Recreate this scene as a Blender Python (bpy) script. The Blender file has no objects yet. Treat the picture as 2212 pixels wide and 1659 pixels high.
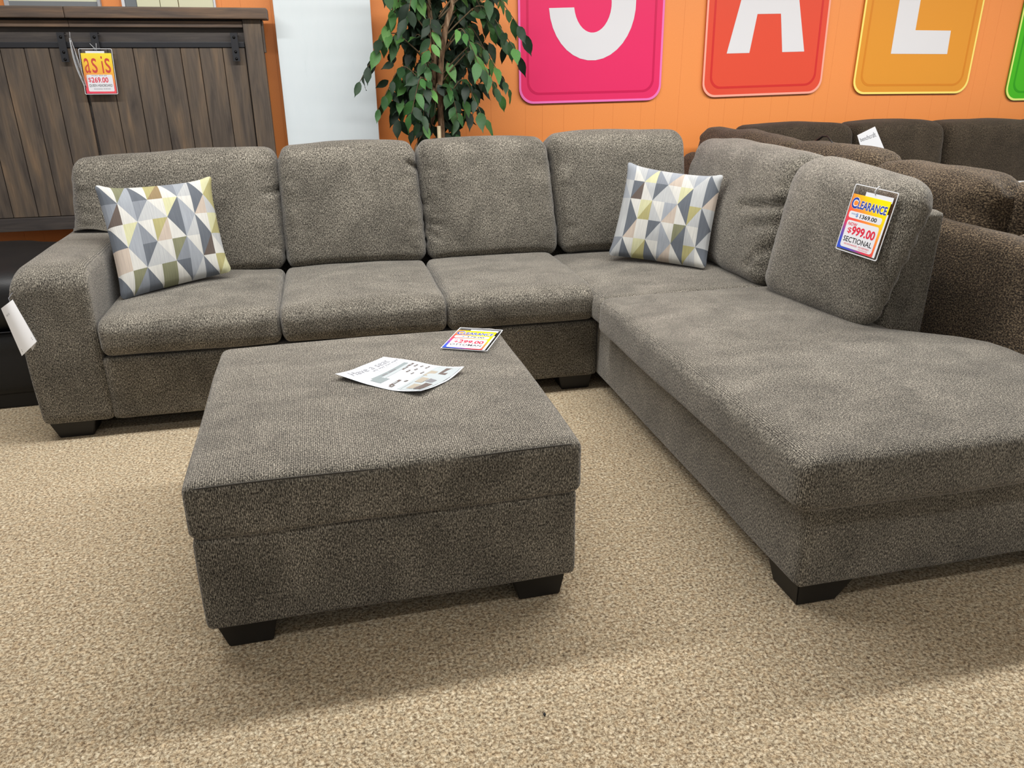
import bpy, bmesh, math, random
import numpy as np
from mathutils import Vector, Matrix, noise
from mathutils.bvhtree import BVHTree

random.seed(7)
SC = bpy.context.scene
COL = SC.collection

# ------------------------------------------------------------------ camera
PITCH, YAW, ROLL, FPX = 0.383671278, -0.226133558, -0.00744134304, 1677.33
CAM = Vector((0.0, 0.0, 1.38))


def camera():
    fwd0 = Vector((-math.sin(YAW), math.cos(YAW), 0))
    right0 = Vector((math.cos(YAW), math.sin(YAW), 0))
    up0 = Vector((0, 0, 1))
    fwd = fwd0 * math.cos(PITCH) - up0 * math.sin(PITCH)
    up = up0 * math.cos(PITCH) + fwd0 * math.sin(PITCH)
    r = right0 * math.cos(ROLL) + up * math.sin(ROLL)
    u = up * math.cos(ROLL) - right0 * math.sin(ROLL)
    cd = bpy.data.cameras.new('camera')
    cd.sensor_fit = 'HORIZONTAL'
    cd.sensor_width = 36.0
    cd.lens = FPX / 2212 * 36.0
    cd.clip_start = 0.05
    co = bpy.data.objects.new('camera', cd)
    COL.objects.link(co)
    m = Matrix((r, u, -fwd)).transposed().to_4x4()
    m.translation = CAM
    co.matrix_world = m
    SC.camera = co


camera()

# ------------------------------------------------------------------ world, lamps, exposure
w = bpy.data.worlds.new('showroom_ambient')
SC.world = w
w.use_nodes = True
w.node_tree.nodes['Background'].inputs[0].default_value = (0.97, 0.985, 1.0, 1)
w.node_tree.nodes['Background'].inputs[1].default_value = 0.36


def area(name, loc, sx, sy, power, col=(1.0, 0.995, 0.98)):
    ld = bpy.data.lights.new(name, 'AREA')
    ld.shape = 'RECTANGLE'
    ld.size, ld.size_y = sx, sy
    ld.energy = power
    ld.color = col
    lo = bpy.data.objects.new(name, ld)
    lo.location = loc
    COL.objects.link(lo)
    return lo


area('ceiling_tube_row', (1.9, 2.88, 2.78), 8.0, 0.22, 262)
area('ceiling_tube_row', (1.2, 0.35, 2.78), 9.0, 0.22, 42)
area('ceiling_tube_row', (1.2, -2.6, 2.78), 9.0, 0.22, 42)

SC.view_settings.view_transform = 'Standard'
SC.view_settings.look = 'None'
SC.view_settings.exposure = 0.0
SC.view_settings.gamma = 1.0
SC.view_settings.use_curve_mapping = False


# ------------------------------------------------------------------ helpers
def srgb(r, g, b):
    def f(c):
        c /= 255.0
        return c / 12.92 if c <= 0.04045 else ((c + 0.055) / 1.055) ** 2.4
    return (f(r), f(g), f(b), 1.0)


def tag(o, label=None, cat=None, group=None, kind=None):
    if label:
        o['label'] = label
    if cat:
        o['category'] = cat
    if group:
        o['group'] = group
    if kind:
        o['kind'] = kind
    return o


def link(name, me, mat=None, parent=None):
    o = bpy.data.objects.new(name, me)
    COL.objects.link(o)
    if mat is not None and len(me.materials) == 0:
        me.materials.append(mat)
    if parent is not None:
        o.parent = parent
    return o


def thing(name, label, cat, loc=(0, 0, 0), group=None):
    o = bpy.data.objects.new(name, None)
    o.empty_display_size = 0.05
    COL.objects.link(o)
    o.location = loc
    return tag(o, label, cat, group)


def rel(o, parent):
    """keep world coordinates of a mesh built in world space under an Empty (translation only)"""
    o.matrix_parent_inverse = Matrix.Translation(-Vector(parent.location))
    return o


def mesh(name, verts, faces, smooth=False):
    me = bpy.data.meshes.new(name)
    me.from_pydata([tuple(v) for v in verts], [], faces)
    me.update()
    if smooth:
        me.shade_smooth()
    return me


def bm_mesh(name, bm, smooth=False):
    me = bpy.data.meshes.new(name)
    bm.to_mesh(me)
    bm.free()
    if smooth:
        me.shade_smooth()
    return me


def box_bm(x0, x1, y0, y1, z0, z1, bevel=0.0, seg=2, bm=None):
    own = bm is None
    b = bmesh.new()
    bmesh.ops.create_cube(b, size=1)
    for v in b.verts:
        v.co = Vector(((x0 + x1) / 2 + v.co.x * (x1 - x0), (y0 + y1) / 2 + v.co.y * (y1 - y0), (z0 + z1) / 2 + v.co.z * (z1 - z0)))
    if bevel:
        bmesh.ops.bevel(b, geom=b.edges[:], offset=bevel, segments=seg, affect='EDGES', profile=0.6)
    if own:
        return b
    me = bpy.data.meshes.new('t')
    b.to_mesh(me)
    b.free()
    bm.from_mesh(me)
    bpy.data.meshes.remove(me)
    return bm


def box(name, x0, x1, y0, y1, z0, z1, mat, parent=None, bevel=0.0, seg=2):
    o = link(name, bm_mesh(name, box_bm(x0, x1, y0, y1, z0, z1, bevel, seg), bevel > 0), mat, parent)
    if bevel:
        for p in o.data.polygons:
            p.use_smooth = False
    if parent is not None:
        rel(o, parent)
    return o


def hexa(name, c, mat, parent=None, bevel=0.0):
    """8 corners: bottom FL FR BR BL, top FL FR BR BL"""
    bm = bmesh.new()
    v = [bm.verts.new(p) for p in c]
    for f in ((3, 2, 1, 0), (4, 5, 6, 7), (0, 1, 5, 4), (1, 2, 6, 5), (2, 3, 7, 6), (3, 0, 4, 7)):
        bm.faces.new([v[i] for i in f])
    bmesh.ops.recalc_face_normals(bm, faces=bm.faces[:])
    if bevel:
        bmesh.ops.bevel(bm, geom=bm.edges[:], offset=bevel, segments=2, affect='EDGES')
    o = link(name, bm_mesh(name, bm), mat, parent)
    if parent is not None:
        rel(o, parent)
    return o


def tube_mesh(name, pts, rad, n=6, closed=False):
    pts = [Vector(p) for p in pts]
    rads = rad if isinstance(rad, (list, tuple)) else [rad] * len(pts)
    verts, faces = [], []
    m = len(pts)
    ref = Vector((0.31, 0.17, 0.94)).normalized()
    for i, p in enumerate(pts):
        a = pts[(i - 1) % m] if (closed or i > 0) else p
        b = pts[(i + 1) % m] if (closed or i < m - 1) else p
        t = (b - a).normalized()
        s = t.cross(ref)
        if s.length < 1e-3:
            s = t.cross(Vector((1, 0, 0)))
        s.normalize()
        q = s.cross(t)
        for k in range(n):
            an = 2 * math.pi * k / n
            verts.append(p + (s * math.cos(an) + q * math.sin(an)) * rads[i])
    rng = m if closed else m - 1
    for i in range(rng):
        j = (i + 1) % m
        for k in range(n):
            k2 = (k + 1) % n
            faces.append((i * n + k, i * n + k2, j * n + k2, j * n + k))
    if not closed:
        faces.append(tuple(range(n))[::-1])
        faces.append(tuple((m - 1) * n + k for k in range(n)))
    return mesh(name, verts, faces, True)


# soft upholstered box --------------------------------------------------
_tmpl = {}


def cube_grid(n):
    """surface of a cube as a welded grid; returns verts in [-1,1]^3, quads and the face id of each quad"""
    if n in _tmpl:
        return _tmpl[n]
    t = np.linspace(-1, 1, n + 1)
    s = np.sign(t) * (1 - (1 - np.abs(t)) ** 1.6)
    idx, verts, quads, fid = {}, [], [], []

    def vid(i, j, k):
        if (i, j, k) not in idx:
            idx[(i, j, k)] = len(verts)
            verts.append((s[i], s[j], s[k]))
        return idx[(i, j, k)]
    for axis in range(3):
        for side in (0, n):
            for a in range(n):
                for b in range(n):
                    q = []
                    for da, db in ((0, 0), (1, 0), (1, 1), (0, 1)):
                        c = [0, 0, 0]
                        c[axis] = side
                        c[(axis + 1) % 3] = a + da
                        c[(axis + 2) % 3] = b + db
                        q.append(vid(*c))
                    if side == 0:
                        q = q[::-1]
                    quads.append(tuple(q))
                    fid.append(axis * 2 + (1 if side else 0))
    _tmpl[n] = (np.array(verts), quads, fid)
    return _tmpl[n]


def soft_box(name, corners, mat, parent=None, n=22, r=0.05, puff=(0, 0, 0, 0, 0, 0), pw=0.8, wob=0.004, wobf=5.0,
             edge_wr=0.0, dents=(), post=None, seed=0):
    """corners: bottom FL FR BR BL, top FL FR BR BL (a = right, b = back, c = up as seen from the front).
    puff: outward swell of the -a,+a,-b,+b,-c,+c faces in metres.  dents: (axis face id, (u0,v0),(u1,v1), width, depth)"""
    C = np.array([tuple(c) for c in corners], float)
    L = np.array([np.linalg.norm(C[1] - C[0]) + np.linalg.norm(C[5] - C[4]), np.linalg.norm(C[3] - C[0]) + np.linalg.norm(C[7] - C[4]),
                  np.linalg.norm(C[4] - C[0]) + np.linalg.norm(C[6] - C[2])]) / 2
    h = L / 2
    rr = np.array(r if isinstance(r, (tuple, list)) else (r, r, r), float)
    rr = np.minimum(rr, h * 0.98)
    V, quads, fid = cube_grid(n)
    q = V * h
    inner = np.clip(q, -(h - rr), h - rr)
    d = (q - inner) / rr
    ln = np.linalg.norm(d, axis=1, keepdims=True)
    mx = np.max(np.abs(d), axis=1, keepdims=True)
    d = np.where(ln > 1e-9, d / np.maximum(ln, 1e-9) * np.minimum(mx, 1.0), d)
    q = inner + d * rr
    u = np.clip(q / h, -1, 1)
    off = np.zeros_like(q)
    for ax in range(3):
        o1, o2 = (ax + 1) % 3, (ax + 2) % 3
        shape = (np.maximum(0, 1 - u[:, o1] ** 2) ** pw) * (np.maximum(0, 1 - u[:, o2] ** 2) ** pw)
        off[:, ax] += np.where(u[:, ax] > 0, puff[ax * 2 + 1], -puff[ax * 2]) * shape * np.abs(u[:, ax]) ** 1.5
    for (f, p0, p1, wd, dp) in dents:
        ax = f // 2
        o1, o2 = [k for k in range(3) if k != ax]
        P = np.stack([q[:, o1], q[:, o2]], 1)
        a = np.array([p0[0] * h[o1], p0[1] * h[o2]])
        b = np.array([p1[0] * h[o1], p1[1] * h[o2]])
        ab = b - a
        tt = np.clip(((P - a) @ ab) / (ab @ ab + 1e-12), 0, 1)
        dist = np.linalg.norm(P - (a + tt[:, None] * ab), axis=1)
        s = 1 if f % 2 else -1
        m = (u[:, ax] * s > 0.3)
        off[:, ax] -= s * dp * np.exp(-(dist / wd) ** 2) * m * (1 - 0.6 * tt)
    sd = Vector((seed * 3.7, seed * 1.3, seed * 2.1))
    nv = np.array([noise.noise_vector(Vector(p) * wobf + sd) for p in q])
    off += nv * wob
    if edge_wr:
        e = np.maximum(0, np.abs(u[:, 0]) - 0.72) / 0.28
        nn = np.array([noise.noise(Vector((p[0] * 9, p[1] * 14, p[2] * 26)) + sd) for p in q])
        off[:, 1] += nn * e * edge_wr * 1.3
        off[:, 0] += nn * e * edge_wr * np.sign(u[:, 0]) * 0.7
    q = q + off
    u = q / h
    A, B, Cc = [(u[:, k] + 1) / 2 for k in range(3)]
    A, B, Cc = A[:, None], B[:, None], Cc[:, None]
    P = ((1 - Cc) * ((1 - B) * ((1 - A) * C[0] + A * C[1]) + B * ((1 - A) * C[3] + A * C[2]))
         + Cc * ((1 - B) * ((1 - A) * C[4] + A * C[5]) + B * ((1 - A) * C[7] + A * C[6])))
    if post is not None:
        P = post(P, u)
    me = bpy.data.meshes.new(name)
    me.from_pydata(P.tolist(), [], quads)
    uv = me.uv_layers.new(name='UVMap')
    fl = np.zeros((len(quads) * 4, 2))
    sel = {0: (1, 2), 1: (0, 2), 2: (0, 1)}
    for i, (qd, f) in enumerate(zip(quads, fid)):
        a, b = sel[f // 2]
        for k in range(4):
            fl[i * 4 + k] = (q[qd[k], a] * (0.8 if f >= 4 else 1.0) + f * 0.37 + seed * 0.71, q[qd[k], b] * (1.8 if f >= 4 else 1.0))
    uv.data.foreach_set('uv', fl.ravel())
    me.update()
    me.shade_smooth()
    o = link(name, me, mat, parent)
    if parent is not None:
        rel(o, parent)
    return o


def rect8(x0, x1, y0, y1, z0, z1):
    return [(x0, y0, z0), (x1, y0, z0), (x1, y1, z0), (x0, y1, z0), (x0, y0, z1), (x1, y0, z1), (x1, y1, z1), (x0, y1, z1)]


# ------------------------------------------------------------------ materials
class NT:
    def __init__(self, name):
        self.m = bpy.data.materials.new(name)
        self.m.use_nodes = True
        self.t = self.m.node_tree
        self.b = self.t.nodes['Principled BSDF']
        self.out = self.t.nodes['Material Output']

    def n(self, typ, **kw):
        nd = self.t.nodes.new(typ)
        for k, v in kw.items():
            setattr(nd, k, v)
        return nd

    def l(self, a, b):
        self.t.links.new(a, b)

    def noise(self, vec, scale, detail=2.0, rough=0.5, dist=0.0):
        nd = self.n('ShaderNodeTexNoise')
        nd.inputs['Scale'].default_value = scale
        nd.inputs['Detail'].default_value = detail
        nd.inputs['Roughness'].default_value = rough
        nd.inputs['Distortion'].default_value = dist
        if vec is not None:
            self.l(vec, nd.inputs['Vector'])
        return nd.outputs['Fac']

    def mapping(self, vec, scale=(1, 1, 1), rot=(0, 0, 0)):
        nd = self.n('ShaderNodeMapping')
        nd.inputs['Scale'].default_value = scale
        nd.inputs['Rotation'].default_value = rot
        self.l(vec, nd.inputs['Vector'])
        return nd.outputs['Vector']

    def ramp(self, fac, stops, interp='LINEAR'):
        nd = self.n('ShaderNodeValToRGB')
        cr = nd.color_ramp
        cr.interpolation = interp
        while len(cr.elements) < len(stops):
            cr.elements.new(0.5)
        for e, (p, c) in zip(cr.elements, stops):
            e.position = p
            e.color = c
        self.l(fac, nd.inputs['Fac'])
        return nd.outputs['Color']

    def mix(self, a, b, fac, mode='MIX'):
        nd = self.n('ShaderNodeMix', data_type='RGBA', blend_type=mode)
        for sock, v in ((nd.inputs[6], a), (nd.inputs[7], b)):
            if isinstance(v, tuple):
                sock.default_value = v
            else:
                self.l(v, sock)
        if isinstance(fac, (int, float)):
            nd.inputs[0].default_value = fac
        else:
            self.l(fac, nd.inputs[0])
        return nd.outputs[2]

    def bump(self, h, strength=0.3, dist=0.002):
        nd = self.n('ShaderNodeBump')
        nd.inputs['Strength'].default_value = strength
        nd.inputs['Distance'].default_value = dist
        self.l(h, nd.inputs['Height'])
        self.l(nd.outputs['Normal'], self.b.inputs['Normal'])

    def tc(self, which='Object'):
        return self.n('ShaderNodeTexCoord').outputs[which]

    def col(self, c):
        if isinstance(c, tuple):
            self.b.inputs['Base Color'].default_value = c
        else:
            self.l(c, self.b.inputs['Base Color'])

    def set(self, rough=0.5, spec=0.5, metal=0.0, sheen=0.0, sheen_rough=0.5, coat=0.0):
        self.b.inputs['Roughness'].default_value = rough
        self.b.inputs['Specular IOR Level'].default_value = spec
        self.b.inputs['Metallic'].default_value = metal
        self.b.inputs['Sheen Weight'].default_value = sheen
        self.b.inputs['Sheen Roughness'].default_value = sheen_rough
        self.b.inputs['Coat Weight'].default_value = coat
        return self.m


def plain(name, c, rough=0.5, spec=0.5, metal=0.0, coat=0.0, grain=0.0):
    k = NT(name)
    if grain:
        f = k.noise(k.tc('Object'), 60, 3)
        d = tuple(x * (1 - grain) for x in c[:3]) + (1,)
        k.col(k.ramp(f, [(0.3, d), (0.7, c)]))
    else:
        k.col(c)
    return k.set(rough, spec, metal, 0, 0.5, coat)


def chenille(name, dark, mid, light, su=330, sv=150, mott=0.22, bump=0.5, sheen=0.25, cord=0.14):
    k = NT(name)
    uv = k.tc('UV')
    v1 = k.mapping(uv, (su, sv, 1))
    f1 = k.noise(v1, 1.0, 2.0, 0.6, 0.5)
    wv = k.n('ShaderNodeTexWave', wave_type='BANDS', bands_direction='X')
    wv.inputs['Scale'].default_value = 74.0
    wv.inputs['Distortion'].default_value = 4.0
    wv.inputs['Detail'].default_value = 1.0
    wv.inputs['Detail Scale'].default_value = 3.0
    k.l(uv, wv.inputs['Vector'])
    mm = k.n('ShaderNodeMix', data_type='FLOAT')
    mm.inputs[0].default_value = cord
    k.l(f1, mm.inputs[2])
    k.l(wv.outputs['Fac'], mm.inputs[3])
    h = mm.outputs[0]
    c = k.ramp(h, [(0.30, dark), (0.48, mid), (0.68, light)])
    v2 = k.mapping(uv, (6, 4.5, 1))
    f2 = k.noise(v2, 1.0, 4.0, 0.6, 0.6)
    lo, hi = 1 - mott, 1 + mott * 0.7
    m = k.ramp(f2, [(0.3, (lo, lo, lo, 1)), (0.7, (hi, hi, hi, 1))])
    k.col(k.mix(c, m, 1.0, 'MULTIPLY'))
    k.bump(h, bump, 0.004)
    return k.set(0.95, 0.15, 0, sheen, 0.4)


M = {}
M['sofa'] = chenille('grey_brown_chenille', srgb(33, 31, 29), srgb(82, 78, 71), srgb(170, 163, 149), mott=0.3)
M['brown'] = chenille('brown_chenille', srgb(22, 18, 13), srgb(52, 45, 36), srgb(84, 74, 61), 260, 120, 0.25, 0.6, 0.12)
M['brown_knit'] = chenille('brown_knit_chenille', srgb(20, 16, 12), srgb(58, 48, 38), srgb(126, 110, 88), 150, 170, 0.25, 1.0, 0.15, 0.0)
M['black_leg'] = plain('black_painted_wood', srgb(22, 21, 21), 0.45, 0.4)
M['dark_under'] = plain('dark_dust_cover', srgb(18, 17, 16), 0.9, 0.1)


def carpet():
    k = NT('beige_carpet')
    o = k.tc('Object')
    f1 = k.noise(o, 125, 4, 0.7, 0.5)
    f2 = k.noise(o, 420, 2, 0.5)
    f3 = k.noise(o, 2.2, 3, 0.5)
    c = k.ramp(f1, [(0.32, srgb(90, 74, 56)), (0.43, srgb(148, 131, 105)), (0.53, srgb(196, 181, 152)), (0.68, srgb(240, 229, 204))])
    c = k.mix(c, k.ramp(f2, [(0.3, (0.78, 0.76, 0.74, 1)), (0.7, (1.1, 1.1, 1.1, 1))]), 1.0, 'MULTIPLY')
    c = k.mix(c, k.ramp(f3, [(0.3, (0.93, 0.93, 0.93, 1)), (0.7, (1.04, 1.04, 1.04, 1))]), 1.0, 'MULTIPLY')
    f4 = k.noise(o, 55, 3, 0.6)
    c = k.mix(c, k.ramp(f4, [(0.35, (1.0, 0.90, 0.80, 1)), (0.6, (1.0, 1.0, 1.0, 1))]), 0.8, 'MULTIPLY')
    k.col(c)
    k.bump(f1, 1.0, 0.007)
    return k.set(0.97, 0.1, 0, 0.15)


M['carpet'] = carpet()


def orange():
    k = NT('orange_wall_paint')
    f = k.noise(k.tc('Object'), 240, 3, 0.6)
    k.col(k.ramp(f, [(0.3, srgb(234, 142, 74)), (0.7, srgb(241, 153, 84))]))
    k.bump(f, 0.1, 0.001)
    return k.set(0.38, 0.5)


M['orange'] = orange()
M['wall_back'] = plain('orange_groove_shadow_paint', srgb(216, 128, 64), 0.6, 0.3)


def white_wall():
    k = NT('cool_white_wall_paint')
    o = k.tc('Object')
    f = k.noise(k.mapping(o, (30, 30, 6)), 1, 4, 0.7)
    c = k.ramp(f, [(0.2, srgb(220, 230, 234)), (0.32, srgb(225, 235, 239)), (0.8, srgb(228, 237, 241))])
    k.col(c)
    return k.set(0.55, 0.3)


M['white_wall'] = white_wall()
M['ceiling'] = plain('white_ceiling_tile', srgb(225, 224, 220), 0.9, 0.1, grain=0.06)


def wood(name, axis, cols, bump=0.15):
    k = NT(name)
    o = k.tc('Object')
    info = k.n('ShaderNodeObjectInfo')
    rnd = k.n('ShaderNodeVectorMath', operation='SCALE')
    k.l(o, rnd.inputs[0])
    rnd.inputs['Scale'].default_value = 1.0
    add = k.n('ShaderNodeVectorMath', operation='ADD')
    mul = k.n('ShaderNodeMath', operation='MULTIPLY')
    k.l(info.outputs['Random'], mul.inputs[0])
    mul.inputs[1].default_value = 37.0
    k.l(rnd.outputs[0], add.inputs[0])
    k.l(mul.outputs[0], add.inputs[1])
    sc = [(2.2, 16, 16), (16, 2.2, 16), (16, 16, 2.2)][axis]
    v = k.mapping(add.outputs[0], sc)
    f1 = k.noise(v, 1.0, 4, 0.55, 0.8)
    sc2 = [(6, 150, 150), (150, 6, 150), (150, 150, 6)][axis]
    f2 = k.noise(k.mapping(add.outputs[0], sc2), 1.0, 3, 0.6, 0.3)
    c = k.ramp(f1, [(0.25, cols[0]), (0.45, cols[1]), (0.6, cols[2]), (0.78, cols[3])])
    c = k.mix(c, k.ramp(f2, [(0.3, (0.8, 0.8, 0.8, 1)), (0.7, (1.12, 1.12, 1.12, 1))]), 1.0, 'MULTIPLY')
    k.col(c)
    k.bump(f2, bump, 0.002)
    return k.set(0.5, 0.35)


WC = (srgb(60, 54, 51), srgb(88, 78, 69), srgb(102, 88, 74), srgb(126, 104, 82))
M['plank'] = wood('weathered_brown_plank', 2, WC)
M['rail_wood'] = wood('weathered_brown_rail', 0, (srgb(66, 57, 53), srgb(88, 75, 66), srgb(108, 88, 72), srgb(128, 103, 80)))
M['recess_wood'] = wood('dark_grey_brown_board', 0, (srgb(56, 52, 51), srgb(68, 63, 61), srgb(76, 70, 66), srgb(84, 76, 70)))
M['iron'] = plain('matte_black_iron', srgb(44, 45, 49), 0.45, 0.5, 0.4)
M['bolt'] = plain('black_bolt', srgb(18, 18, 19), 0.35, 0.5, 0.6)
M['black_leather'] = None


def leather():
    k = NT('black_leather')
    f = k.noise(k.tc('Object'), 220, 3, 0.6)
    k.col(srgb(18, 19, 21))
    k.bump(f, 0.2, 0.002)
    return k.set(0.5, 0.4)


M['black_leather'] = leather()
M['paper'] = plain('white_paper', srgb(222, 225, 230), 0.6, 0.3)
M['paper_bright'] = plain('bright_white_paper', srgb(246, 248, 252), 0.6, 0.3)
M['paper_grey'] = plain('pale_grey_print', srgb(176, 178, 182), 0.6, 0.3)
M['ink_faint'] = plain('faint_grey_ink', srgb(140, 142, 148), 0.6, 0.3)
M['ink_black'] = plain('black_ink', srgb(24, 24, 28), 0.6, 0.3)
M['ink_grey'] = plain('grey_ink', srgb(120, 120, 124), 0.6, 0.3)
M['ink_brown'] = plain('taupe_ink', srgb(98, 88, 84), 0.6, 0.3)
M['ink_tan'] = plain('sand_ink', srgb(158, 150, 136), 0.6, 0.3)
M['ink_teal'] = plain('soft_grey_green_ink', srgb(132, 142, 144), 0.6, 0.3)
M['ink_mist'] = plain('mist_grey_ink', srgb(168, 176, 179), 0.6, 0.3)
M['ink_red'] = plain('red_ink', srgb(214, 40, 66), 0.5, 0.3)
M['ink_blue'] = plain('royal_blue_ink', srgb(32, 62, 158), 0.5, 0.3)
M['ink_midblue'] = plain('sky_blue_ink', srgb(60, 120, 190), 0.5, 0.3)
M['asis_red'] = plain('brick_red_ink', srgb(196, 72, 62), 0.5, 0.3)
M['white_print'] = plain('white_print', srgb(222, 223, 228), 0.5, 0.3)


def clear_plastic():
    k = NT('clear_plastic')
    tr = k.n('ShaderNodeBsdfTransparent')
    tr.inputs['Color'].default_value = (0.97, 0.97, 0.97, 1)
    gl = k.n('ShaderNodeBsdfGlossy')
    gl.inputs['Roughness'].default_value = 0.12
    fr = k.n('ShaderNodeFresnel')
    fr.inputs['IOR'].default_value = 1.45
    mx = k.n('ShaderNodeMixShader')
    k.l(fr.outputs[0], mx.inputs[0])
    k.l(tr.outputs[0], mx.inputs[1])
    k.l(gl.outputs[0], mx.inputs[2])
    k.l(mx.outputs[0], k.out.inputs['Surface'])
    return k.m


M['clear'] = clear_plastic()
M['clear_edge'] = plain('milky_plastic_edge', srgb(222, 224, 228), 0.2, 0.6)


def gradient_card(name, stops, ang):
    """printed colour gradient across a card; object x,y span 0..1 after mapping"""
    k = NT(name)
    g = k.tc('Generated')
    nd = k.n('ShaderNodeVectorMath', operation='DOT_PRODUCT')
    k.l(g, nd.inputs[0])
    nd.inputs[1].default_value = ang
    k.col(k.ramp(nd.outputs['Value'], stops))
    return k.set(0.35, 0.4)


M['clearance'] = gradient_card('clearance_gradient_print', [
    (0.0, srgb(48, 84, 204)), (0.12, srgb(60, 82, 190)), (0.21, srgb(120, 78, 160)), (0.30, srgb(216, 60, 92)), (0.42, srgb(234, 84, 70)),
    (0.58, srgb(250, 150, 56)), (0.72, srgb(255, 206, 18)), (0.86, srgb(255, 230, 0))], (0.42, 0.58, 0))
M['asis'] = gradient_card('as_is_gradient_print', [
    (0.0, srgb(226, 60, 92)), (0.25, srgb(228, 96, 92)), (0.5, srgb(236, 166, 70)), (0.75, srgb(238, 200, 60)), (1.0, srgb(242, 226, 60))], (0.12, 0.88, 0))


# text ------------------------------------------------------------------
def text_poly(body, bold=0.0):
    cu = bpy.data.curves.new('txt', 'FONT')
    cu.body = body
    cu.size = 1.0
    cu.offset = bold
    cu.resolution_u = 3
    o = bpy.data.objects.new('txt', cu)
    COL.objects.link(o)
    dg = bpy.context.evaluated_depsgraph_get()
    me = bpy.data.meshes.new_from_object(o.evaluated_get(dg))
    bpy.data.objects.remove(o)
    bpy.data.curves.remove(cu)
    co = np.array([v.co[:] for v in me.vertices])
    fc = [tuple(p.vertices) for p in me.polygons]
    bpy.data.meshes.remove(me)
    lo, hi = co.min(0), co.max(0)
    co = (co - lo) / np.maximum(hi - lo, 1e-9)
    return co[:, :2], fc


def text(name, body, x0, x1, y0, y1, mat, parent, z=0.0, bold=0.0, slant=0.0, warp=None):
    """flat lettering fitted to the box x0..x1, y0..y1 of the parent's local plane"""
    co, fc = text_poly(body, bold)
    pts = []
    for a, b in co:
        x, y = x0 + a * (x1 - x0) + slant * b * (y1 - y0), y0 + b * (y1 - y0)
        pts.append(warp(x, y, z) if warp else (x, y, z))
    me = mesh(name, pts, fc)
    return link(name, me, mat, parent)


def rrect(x0, x1, y0, y1, r, seg=5):
    out = []
    for cx, cy, a0 in ((x1 - r, y1 - r, 0), (x0 + r, y1 - r, 90), (x0 + r, y0 + r, 180), (x1 - r, y0 + r, 270)):
        for k in range(seg + 1):
            a = math.radians(a0 + 90 * k / seg)
            out.append((cx + r * math.cos(a), cy + r * math.sin(a)))
    return out


def plate(name, poly, z0, z1, mat, parent):
    """extruded flat outline (local xy, z0 back, z1 front)"""
    n = len(poly)
    v = [(x, y, z0) for x, y in poly] + [(x, y, z1) for x, y in poly]
    f = [tuple(range(n))[::-1], tuple(range(n, 2 * n))] + [(i, (i + 1) % n, n + (i + 1) % n, n + i) for i in range(n)]
    return link(name, mesh(name, v, f), mat, parent)


def ring(name, outer, inner, z0, z1, mat, parent):
    n = len(outer)
    v = [(x, y, z1) for x, y in outer] + [(x, y, z1) for x, y in inner] + [(x, y, z0) for x, y in outer] + [(x, y, z0) for x, y in inner]
    f = []
    for i in range(n):
        j = (i + 1) % n
        f.append((i, j, n + j, n + i))
        f.append((2 * n + i, 2 * n + j, j, i))
        f.append((n + i, n + j, 3 * n + j, 3 * n + i))
    return link(name, mesh(name, v, f), mat, parent)


def frame_matrix(o, x, up):
    """origin o, x axis, approximate up axis"""
    x = Vector(x).normalized()
    z = x.cross(Vector(up)).normalized()
    y = z.cross(x)
    m = Matrix((x, y, z)).transposed().to_4x4()
    m.translation = Vector(o)
    return m


# ------------------------------------------------------------------ setting
YW = 5.0
floor = tag(box('floor', -4.5, 8.5, -5.0, YW + 0.1, -0.06, 0.0, M['carpet']), kind='structure', label='beige flecked cut pile carpet')
ceiling = tag(box('ceiling', -4.5, 8.5, -5.0, YW + 0.1, 2.82, 2.9, M['ceiling']), kind='structure')
wall = tag(box('wall_back', -4.5, 8.5, YW + 0.006, YW + 0.1, 0, 2.82, M['wall_back']), kind='structure', label='orange painted vertical panel wall')
xs = -3.3
pw_cycle = [0.13, 0.19, 0.10, 0.16, 0.22, 0.11, 0.14, 0.20]
pi = 0
panel_meshes = {}
while xs < 7.4:
    wd = pw_cycle[pi % len(pw_cycle)]
    if wd not in panel_meshes:
        panel_meshes[wd] = bm_mesh('wall_panel', box_bm(0.0003, wd - 0.0003, 0, 0.006, 0.0, 2.82))
    o = link('wall_panel', panel_meshes[wd], M['orange'], wall)
    o.location = (xs, YW, 0)
    xs += wd
    pi += 1
col = tag(box('trim_1', -0.201, 0.325, 4.88, YW + 0.02, 0, 2.82, M['white_wall'], bevel=0.004), kind='structure', label='white boxed column against the orange wall')

# ------------------------------------------------------------------ grey sectional sofa
sofa = thing('sectional_sofa', 'grey brown chenille sectional sofa with chaise and left rounded arm', 'sofa', (0.4, 3.4, 0))
S = M['sofa']
ZB = 0.070
soft_box('sofa_base', rect8(-0.935, 1.132, 3.176, 4.06, ZB, 0.335), S, sofa, 18, 0.018, (0, 0, 0.004, 0, 0, 0), wob=0.0025)
soft_box('chaise_base', rect8(1.136, 2.13, 1.522, 4.06, ZB, 0.335), S, sofa, 20, 0.016, (0, 0, 0, 0, 0, 0), wob=0.0025)
soft_box('sofa_back_frame', rect8(-1.08, 1.9, 4.04, 4.17, ZB, 0.86), S, sofa, 14, 0.03, wob=0.003)
soft_box('chaise_back_frame', [(1.93, 4.17, 0.3), (1.91, 2.37, 0.3), (2.135, 2.37, ZB), (2.135, 4.17, ZB),
                               (2.02, 4.17, 0.905), (2.02, 2.37, 0.905), (2.135, 2.37, 0.905), (2.135, 4.17, 0.905)], S, sofa, 14, 0.02, wob=0.002, seed=2)


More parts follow.
